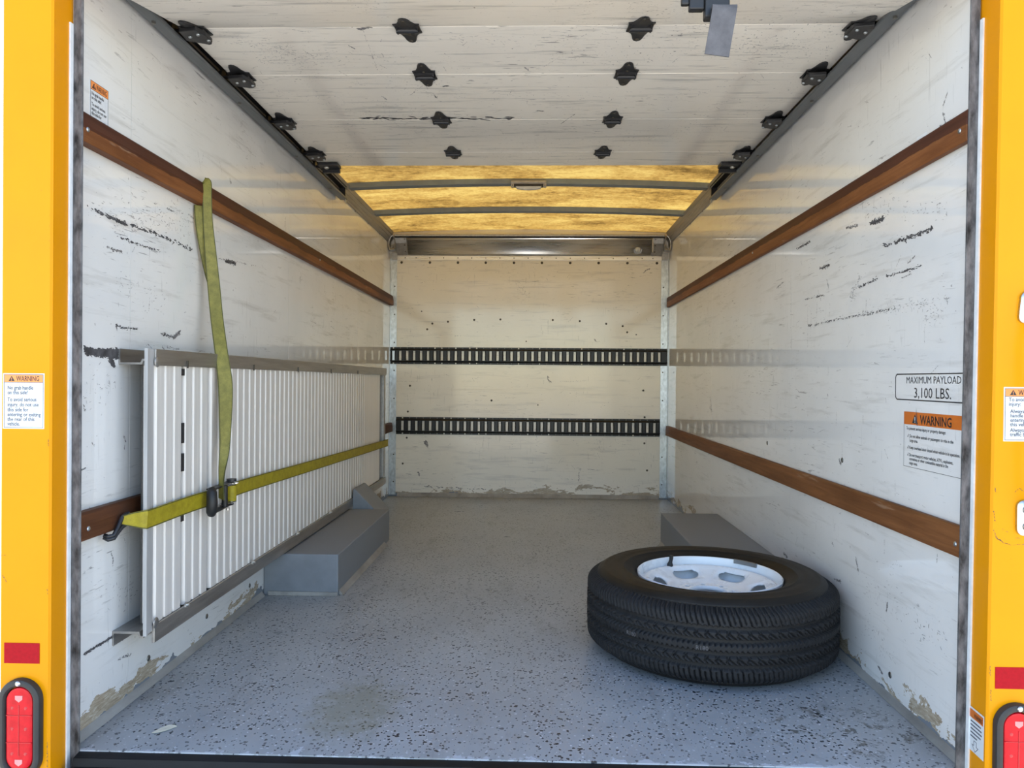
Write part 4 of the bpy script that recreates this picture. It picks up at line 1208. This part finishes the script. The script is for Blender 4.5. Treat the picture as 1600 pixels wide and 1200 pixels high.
def hole(r, a):
    for h in hand:
        q = abs((a - h + PI) % (2 * PI) - PI) * r
        e = (q / 0.046) ** 2 + ((r - 0.153) / 0.025) ** 2
        if e < 1.0 and r < 0.1705: return True
    for h in lug:
        q = abs((a - h + PI) % (2 * PI) - PI) * r
        if q * q + (r - 0.078) ** 2 < 0.0075 ** 2: return True
    return False
vert = []
for j in range(NT):
    aa = 2 * PI * j / NT
    for r, z in dp:
        e = min(abs((aa - h + PI) % (2 * PI) - PI) * r for h in hand)
        z2 = z - 0.012 * max(0.0, 1 - (e / 0.055) ** 2) * max(0.0, 1 - ((r - 0.150) / 0.034) ** 2)
        vert.append((CX + r * math.cos(aa), CY + r * math.sin(aa), z2))
fc = []
for j in range(NT):
    for i in range(K - 1):
        rm, am = (dp[i][0] + dp[i + 1][0]) / 2, 2 * PI * (j + 0.5) / NT
        if hole(rm, am): continue
        j2 = (j + 1) % NT
        fc.append((j * K + i, j * K + i + 1, j2 * K + i + 1, j2 * K + i))
disc = mb.add(vert, fc).build('wheel_disc', 'white_steel', rim, True)
sm = disc.modifiers.new('thick', 'SOLIDIFY'); sm.thickness = 0.005; sm.offset = -1 if disc.data.polygons[0].normal.z > 0 else 1
an = math.radians(118)
vx, vy = CX + 0.193 * math.cos(an), CY + 0.193 * math.sin(an)
o = MB().tube([(vx, vy, 0.195), (vx, vy, 0.214), (vx + 0.001, vy, 0.218), (vx + 0.002, vy, 0.223), (vx + 0.004, vy + 0.001, 0.231)], [0.0105, 0.0100, 0.0075, 0.0065, 0.0062], 12).build('valve_stem', 'rubber', t, True)
MB().cyl((vx + 0.004, vy + 0.001, 0.231), (0.1, 0, 1), 0.0068, 0.012, 12).build('valve_cap', 'rubber', o, 'auto')
pts = [(CX + 0.2135 * math.cos(a), CY + 0.2135 * math.sin(a), RZ - 0.004) for a in np.radians(np.linspace(54, 31, 9))]
MB().loft(ribbon(pts, [(0, 0, 1)] * 9, 0.014, 0.008)).build('wheel_weight', 'lead', rim, False, 0.001)

# ------------------------------------------------------------------ printed signs and warning stickers
def tri_mark(frame, cx, v0, h, parent, m='ink', dark='orange'):
    w = h * 0.62
    q = MB(); P = [on(frame, cx - w, v0, 0.0008), on(frame, cx + w, v0, 0.0008), on(frame, cx, v0 + h, 0.0008)]
    q.add(P, [(0, 1, 2)])
    o = q.build('warning_triangle', m, parent)
    e = MB(); plate(e, frame, cx - h * 0.06, cx + h * 0.06, v0 + h * 0.30, v0 + h * 0.68, 0.0009, 0.0011); plate(e, frame, cx - h * 0.06, cx + h * 0.06, v0 + h * 0.10, v0 + h * 0.21, 0.0009, 0.0011)
    e.build('exclamation_mark', dark, o)

PF = ((0, 1.55, 0), (1, 0, 0), (0, 0, 1), (0, -1, 0))
LF = ((-WX, 0, 0), (0, 1, 0), (0, 0, 1), (1, 0, 0))
RF = ((WX, 0, 0), (0, -1, 0), (0, 0, 1), (-1, 0, 0))

def sticker(name, frame, u0, u1, v0, v1, head, label, lines, ink, base_line, step_ratio=1.0, ts=0.0118, margin=0.010, org='orange', hm='ink', wfrac=0.60):
    base = on(frame, (u0 + u1) / 2, v0)
    t = thing(name, base, label, 'sticker')
    plate(MB(), frame, u0, u1, v0, v1, 0.0001, 0.0005).build('backing', 'decal', t)
    b = 0.0028
    plate(MB(), frame, u0 + b, u1 - b, v1 - b - head, v1 - b, 0.00055, 0.0007).build('header', org, t)
    outline(MB(), frame, [(u0 + b, v0 + b), (u1 - b, v0 + b), (u1 - b, v1 - b), (u0 + b, v1 - b)], 0.0009, 0.0006, 0.00085).build('border', ink, t)
    outline(MB(), frame, [(u0 + b, v1 - b - head), (u1 - b, v1 - b - head)], 0.0009, 0.0006, 0.00085, False).build('header_line', ink, t)
    hw = (u1 - u0)
    tri_mark(frame, u0 + hw * 0.21, v1 - b - head * 0.84, head * 0.68, t, hm, org)
    lettering('WARNING', frame, u0 + hw * 0.325, v1 - b - head * 0.82, head * 0.92, hm, t, hw * wfrac * 0.92, bold=0.012)
    for body, du, v, wd in lines:
        lettering(body, frame, u0 + margin + du, v, ts, ink, t, wd, bold=0.014)
    return t

no_grab = ['No grab handle', 'on this side!', 'To avoid serious', 'injury, do not use', 'this side for', 'entering or exiting', 'the rear of this', 'vehicle.']
wd = [0.056, 0.044, 0.063, 0.068, 0.046, 0.0725, 0.059, 0.027]
vs = [0.8055, 0.7955, 0.7805, 0.7695, 0.7590, 0.7485, 0.7385, 0.7285]
sticker('warning_sticker', PF, -1.0845, -0.9945, 0.722, 0.8402, 0.0165, 'white and orange warning sticker on the left yellow post', [(b, 0, v, w) for b, v, w in zip(no_grab, vs, wd)], 'ink_grey', 0)
lines = [('To avoid serious', 0, 0.7950, 0.066), ('injury:', 0, 0.7855, 0.024), ('Always use grab', 0.003, 0.7700, 0.064), ('handle when', 0.003, 0.7605, 0.050), ('entering or exiting', 0.003, 0.7510, 0.070), ('this vehicle.', 0.003, 0.7415, 0.046),
         ('Always stop', 0.003, 0.7365 - 0.0105, 0.048)]
lines = [('To avoid serious', 0, 0.7985, 0.066), ('injury:', 0, 0.7890, 0.024), ('Always use grab', 0.003, 0.7745, 0.064), ('handle when', 0.003, 0.7655, 0.050), ('entering or exiting', 0.003, 0.7565, 0.070), ('this vehicle.', 0.003, 0.7475, 0.046),
         ('Always check', 0.003, 0.7405 - 0.0065, 0.054), ('traffic before', 0.003, 0.7270, 0.050)]
lines[-2] = ('Always check', 0.003, 0.7360, 0.054)
lines[-1] = ('traffic before', 0.003, 0.7270, 0.052)
sticker('warning_sticker', PF, 1.009, 1.0985, 0.7165, 0.8275, 0.0165, 'white and orange warning sticker cut by the frame on the right yellow post', lines, 'ink_grey', 0, ts=0.0108)
vs2 = [1.4935, 1.4835, 1.4685, 1.4580, 1.4475, 1.4370]
sticker('warning_sticker', LF, 1.697, 1.7735, 1.4335, 1.5285, 0.020, 'white and orange warning sticker above the left wooden rail', [(b, 0, v, w * 0.87) for b, v, w in zip(no_grab, vs2, wd)], 'ink', 0, ts=0.0110, margin=0.0065, org='orange')

t = thing('payload_sign', (WX, 1.81, 0.79), 'black outlined maximum payload sign printed on the right wall', 'sign')
outline(MB(), RF, [(-1.664, 0.7915), (-1.957, 0.7925), (-1.963, 0.7960), (-1.9655, 0.801), (-1.9655, 0.849), (-1.963, 0.854), (-1.957, 0.8570), (-1.664, 0.8565)], 0.0028, 0.0002, 0.0006, False).build('sign_border', 'ink', t)
lettering('MAXIMUM PAYLOAD', RF, -1.911, 0.8335, 0.0245, 'ink', t, 0.2435, n=0.0005)
lettering('3,100 LBS.', RF, -1.873, 0.7985, 0.0355, 'ink', t, 0.166, n=0.0005)

t = thing('warning_sign', (WX, 1.79, 0.625), 'large orange headed warning sign on the right wall below the payload sign', 'sign')
plate(MB(), RF, -1.9195, -1.660, 0.624, 0.7625, 0.0001, 0.0004).build('backing', 'wall_side', t)
plate(MB(), RF, -1.9195, -1.660, 0.7305, 0.7625, 0.00045, 0.0006).build('header', 'orange_dark', t)
outline(MB(), RF, [(-1.661, 0.6245), (-1.919, 0.6245), (-1.919, 0.7305)], 0.0010, 0.0005, 0.0007, False).build('border', 'ink', t)
tri_mark(RF, -1.8645, 0.7345, 0.023, t, 'ink', 'decal')
lettering('WARNING', RF, -1.840, 0.7345, 0.0310, 'ink', t, 0.137, bold=0.02)
for body, y, v, w in (('To prevent serious injury or property damage:', 1.906, 0.7175, 0.180), ('Do not allow animals or passengers to ride in the', 1.890, 0.6985, 0.195), ('cargo area.', 1.890, 0.6875, 0.040),
                      ('Keep overhead door closed when vehicle is in operation.', 1.891, 0.6700, 0.222), ("Do not transport motor vehicles, ATV's, explosives,", 1.891, 0.6515, 0.196), ('corrosives or other combustible material in the', 1.891, 0.6415, 0.176), ('cargo area.', 1.891, 0.6315, 0.040)):
    lettering(body, RF, -y, v, 0.0112, 'ink', t, w, bold=0.012)
for v in (0.6985, 0.6700, 0.6515):
    outline(MB(), RF, [(-1.900, v + 0.003), (-1.8985, v + 0.0005), (-1.8955, v + 0.0075)], 0.0010, 0.0005, 0.0009, False).build('check_mark', 'ink', t)
# torn flap of vinyl across the warning triangle
MB().add([on(RF, -1.859, 0.775, 0.0012), on(RF, -1.8545, 0.750, 0.0014), on(RF, -1.852, 0.728, 0.0014), on(RF, -1.857, 0.735, 0.0014)], [(0, 3, 2, 1)]).build('torn_flap', 'strap_grey', t)

t = thing('part_label', (WX, 1.845, 1.4285), 'tiny white label just above the right wooden rail', 'label')
plate(MB(), RF, -1.870, -1.822, 1.4285, 1.4415, 0.0001, 0.0005).build('backing', 'decal', t)
outline(MB(), RF, [(-1.866, 1.4325), (-1.832, 1.4325)], 0.0016, 0.0006, 0.0008, False).build('print_line', 'ink_grey', t)

# sticker on the return face of the right post
JU = Vector((rx(0.9865, 0.1) - rx(0.9818, 0.1), 1.638 - 1.556, 0)).normalized()
JF = ((rx(0.9815, 0.0) - 0.0003, 1.556, 0), tuple(-JU), (SL, 0, 1), tuple(Vector((-JU.y, JU.x, 0))))
t = thing('pinch_sticker', on(JF, -0.03, 0.055), 'small slanted warning sticker low on the inner side of the right post', 'sticker')
plate(MB(), JF, -0.060, -0.001, 0.055, 0.147, 0.0006, 0.0010).build('backing', 'decal', t)
plate(MB(), JF, -0.057, -0.004, 0.125, 0.143, 0.00105, 0.0012).build('header', 'orange_dark', t)
tri_mark(JF, -0.048, 0.1265, 0.014, t, 'ink', 'decal')
lettering('WARNING', JF, -0.038, 0.1285, 0.0135, 'ink', t, 0.032, n=0.0016)
for k, w in enumerate((0.040, 0.043, 0.044, 0.040, 0.026)):
    plate(MB(), JF, -0.052, -0.052 + w, 0.1165 - k * 0.0078, 0.1195 - k * 0.0078, 0.00105, 0.0012).build('print_line', 'ink_grey', t)
outline(MB(), JF, [(-0.038, 0.080), (-0.028, 0.080), (-0.028, 0.070), (-0.021, 0.070), (-0.033, 0.058), (-0.045, 0.070), (-0.038, 0.070)], 0.0012, 0.00105, 0.0013).build('arrow', 'ink_grey', t)

# ------------------------------------------------------------------ lamps, reflectors and grab handle on the posts
def stadium(cx, cz, w, h, n=16):
    r = w / 2; pts = []
    for k in range(n + 1):
        a = PI * k / n; pts.append((cx + r * math.cos(a), cz + h / 2 - r + r * math.sin(a)))
    for k in range(n + 1):
        a = PI + PI * k / n; pts.append((cx + r * math.cos(a), cz - h / 2 + r + r * math.sin(a)))
    return pts
def tail_lamp(cx, cz, label):
    t = thing('tail_lamp', (cx, 1.55, cz), label, 'tail lamp', 'red oval tail lamps')
    rings = []
    for w, h, y in ((0.091, 0.2130, 1.5495), (0.0905, 0.2125, 1.5400), (0.088, 0.2100, 1.5365), (0.078, 0.200, 1.5340), (0.067, 0.189, 1.5345), (0.062, 0.183, 1.5375), (0.060, 0.181, 1.5475)):
        rings.append([(x, y, z) for x, z in stadium(cx, cz, w, h)])
    MB().loft(rings, True, False).build('grommet', 'bezel', t, 'auto')
    rings = []
    for w, h, y in ((0.0585, 0.178, 1.549), (0.0580, 0.1775, 1.5425), (0.0555, 0.175, 1.5395), (0.050, 0.169, 1.5385), (0.030, 0.149, 1.5380)):
        rings.append([(x, y, z) for x, z in stadium(cx, cz, w, h)])
    le = MB().loft(rings[::-1]).build('lens', 'lens', t, 'auto')
    for z in (cz + 0.030, cz - 0.028):
        MB().box(cx - 0.0275, cx + 0.0275, 1.5370, 1.5390, z - 0.0006, z + 0.0006).build('lens_rib', 'lens_dark', le)
    MB().box(cx - 0.0008, cx + 0.0008, 1.5370, 1.5385, cz - 0.056, cz + 0.052).build('lens_rib', 'lens_dark', le)
    for z in (cz + 0.066, cz - 0.070):
        MB().prism([(cx - 0.008, z + 0.006), (cx + 0.008, z + 0.006), (cx + 0.008, z - 0.002), (cx, z - 0.008), (cx - 0.008, z - 0.002)], 'y', 1.5372, 1.5386).build('moulded_emblem', 'emblem', le)
    rnd = random.Random(2)
    for k in range(6):
        x0 = cx + (-0.0145 if k % 2 else 0.0145); z = cz + (0.045, 0.001, -0.052)[k // 2]
        MB().dome((x0, 1.5384, z), (0, -1, 0), 0.004, 0.0008, 12).build('lens_optic', 'lens_dark', le, True)
    for z in (cz + 0.0985, cz - 0.0985):
        MB().dome((cx, 1.5345, z), (0, -1, 0), 0.006, 0.0025, 12).build('grommet_screw', 'chrome', t, True)
    return t
tail_lamp(-1.0385, 0.0845, 'red oval tail lamp in a black grommet on the left yellow post')
tail_lamp(1.0390, 0.0755, 'red oval tail lamp in a black grommet on the right yellow post')
for x0, x1, z0, z1, sd2 in ((-1.079, -1.002, 0.2210, 0.2645, 'left'), (0.9975, 1.0745, 0.2090, 0.2535, 'right')):
    o = MB().box(x0, x1, 1.5488, 1.5497, z0, z1).build('reflector_tape', 'red_tape', None, False, 0.0002)
    tag(o, 'red reflective rectangle above the %s tail lamp' % sd2, 'reflector', 'red reflectors above the tail lamps')

t = thing('grab_handle', (1.058, 1.53, 0.77), 'polished grab handle bolted to the right yellow post', 'handle')
for z, w, h, sc2 in ((0.991, 0.044, 0.066, 1), (0.5605, 0.047, 0.072, 2)):
    pts = rrect(1.0585, z, w, h, 0.014)
    if sc2 == 1:
        pts = [(x + (z - zz) * -0.10, zz) for x, zz in pts]
    f = MB().loft([[(x, 1.5497, zz) for x, zz in pts], [(x, 1.5440, zz) for x, zz in pts], [(1.0585 + (x - 1.0585) * 0.86, 1.5420, z + (zz - z) * 0.90) for x, zz in pts]]).build('mounting_plate', 'chrome', t, 'auto')
    for dz in (0.017, -0.017):
        MB().dome((1.0520, 1.5420, z + dz), (0, -1, 0), 0.008, 0.004, 12).build('plate_bolt', 'screw', f, True)
MB().tube([(1.075, 1.543, 0.975), (1.075, 1.505, 0.955), (1.075, 1.492, 0.92), (1.075, 1.492, 0.63), (1.075, 1.505, 0.595), (1.075, 1.543, 0.576)], 0.011, 12).build('handle_bar', 'chrome', t, True)

# chips in the yellow paint
def chips(rows, parent, seed):
    rnd = random.Random(seed); mb = MB()
    for x0, z0, x1, z1, w, n in rows:
        for k in range(n):
            u = (k + rnd.random()) / n
            cx, cz = x0 + (x1 - x0) * u + rnd.gauss(0, w * 0.3), z0 + (z1 - z0) * u + rnd.gauss(0, w * 0.3)
            an = math.atan2(z1 - z0, x1 - x0) + rnd.gauss(0, 0.3); l = rnd.uniform(0.6, 1.6) * w
            ring = []
            for j in range(6):
                a = 2 * PI * j / 6; q = rnd.uniform(0.5, 1)
                px, pz = l * q * math.cos(a), 0.4 * l * q * math.sin(a)
                ring.append((cx + px * math.cos(an) - pz * math.sin(an), 1.5496, cz + px * math.sin(an) + pz * math.cos(an)))
            mb.add(ring, [tuple(range(6))])
    mb.build('paint_chips', 'scuff', parent)['kind'] = 'stuff'
chips([(-0.986, 0.70, -0.985, 0.685, 0.0016, 8), (-0.985, 0.38, -0.985, 0.37, 0.0016, 3), (-0.984, 0.055, -0.984, -0.01, 0.0018, 22), (-1.09, 0.45, -1.075, 0.452, 0.0012, 5), (-1.085, 0.41, -1.075, 0.395, 0.0014, 7), (-0.985, 1.18, -0.985, 1.10, 0.001, 4), (-1.085, 1.42, -0.99, 1.2, 0.0007, 6)], POST_L, 1)
chips([(0.9935, 0.622, 0.9945, 0.612, 0.0015, 5), (0.991, 0.575, 0.9945, 0.552, 0.0017, 10), (0.991, 0.535, 0.9965, 0.520, 0.0017, 8), (0.9965, 0.520, 1.012, 0.508, 0.0018, 14), (1.012, 0.508, 1.026, 0.505, 0.0014, 9), (1.030, 0.504, 1.055, 0.506, 0.0014, 8), (1.032, 0.612, 1.042, 0.620, 0.0014, 6), (1.042, 0.620, 1.055, 0.612, 0.0016, 7), (1.036, 0.518, 1.044, 0.518, 0.0016, 5), (1.008, 0.538, 1.020, 0.530, 0.0012, 4), (0.987, 0.255, 0.988, 0.235, 0.0018, 9), (0.9885, 0.205, 0.990, 0.185, 0.0020, 7), (1.004, 0.55, 1.05, 0.40, 0.0008, 8)], POST_R, 2)

# dry leaf on the floor by the sill
lp = [(-0.030, 0.000), (-0.016, 0.009), (0.002, 0.012), (0.018, 0.008), (0.030, 0.001), (0.016, -0.006), (-0.002, -0.008), (-0.018, -0.005)]
rings = [[(-0.819 + x * 0.72, 1.724 + y * 1.6 + x * 0.55, 0.0012 + 0.18 * abs(y) + e) for x, y in lp] for e in (0.0, 0.0009)]
o = MB().loft(rings).build('dry_leaf', 'leaf')
tag(o, 'small pale dry leaf lying on the grey floor near the sill', 'leaf')
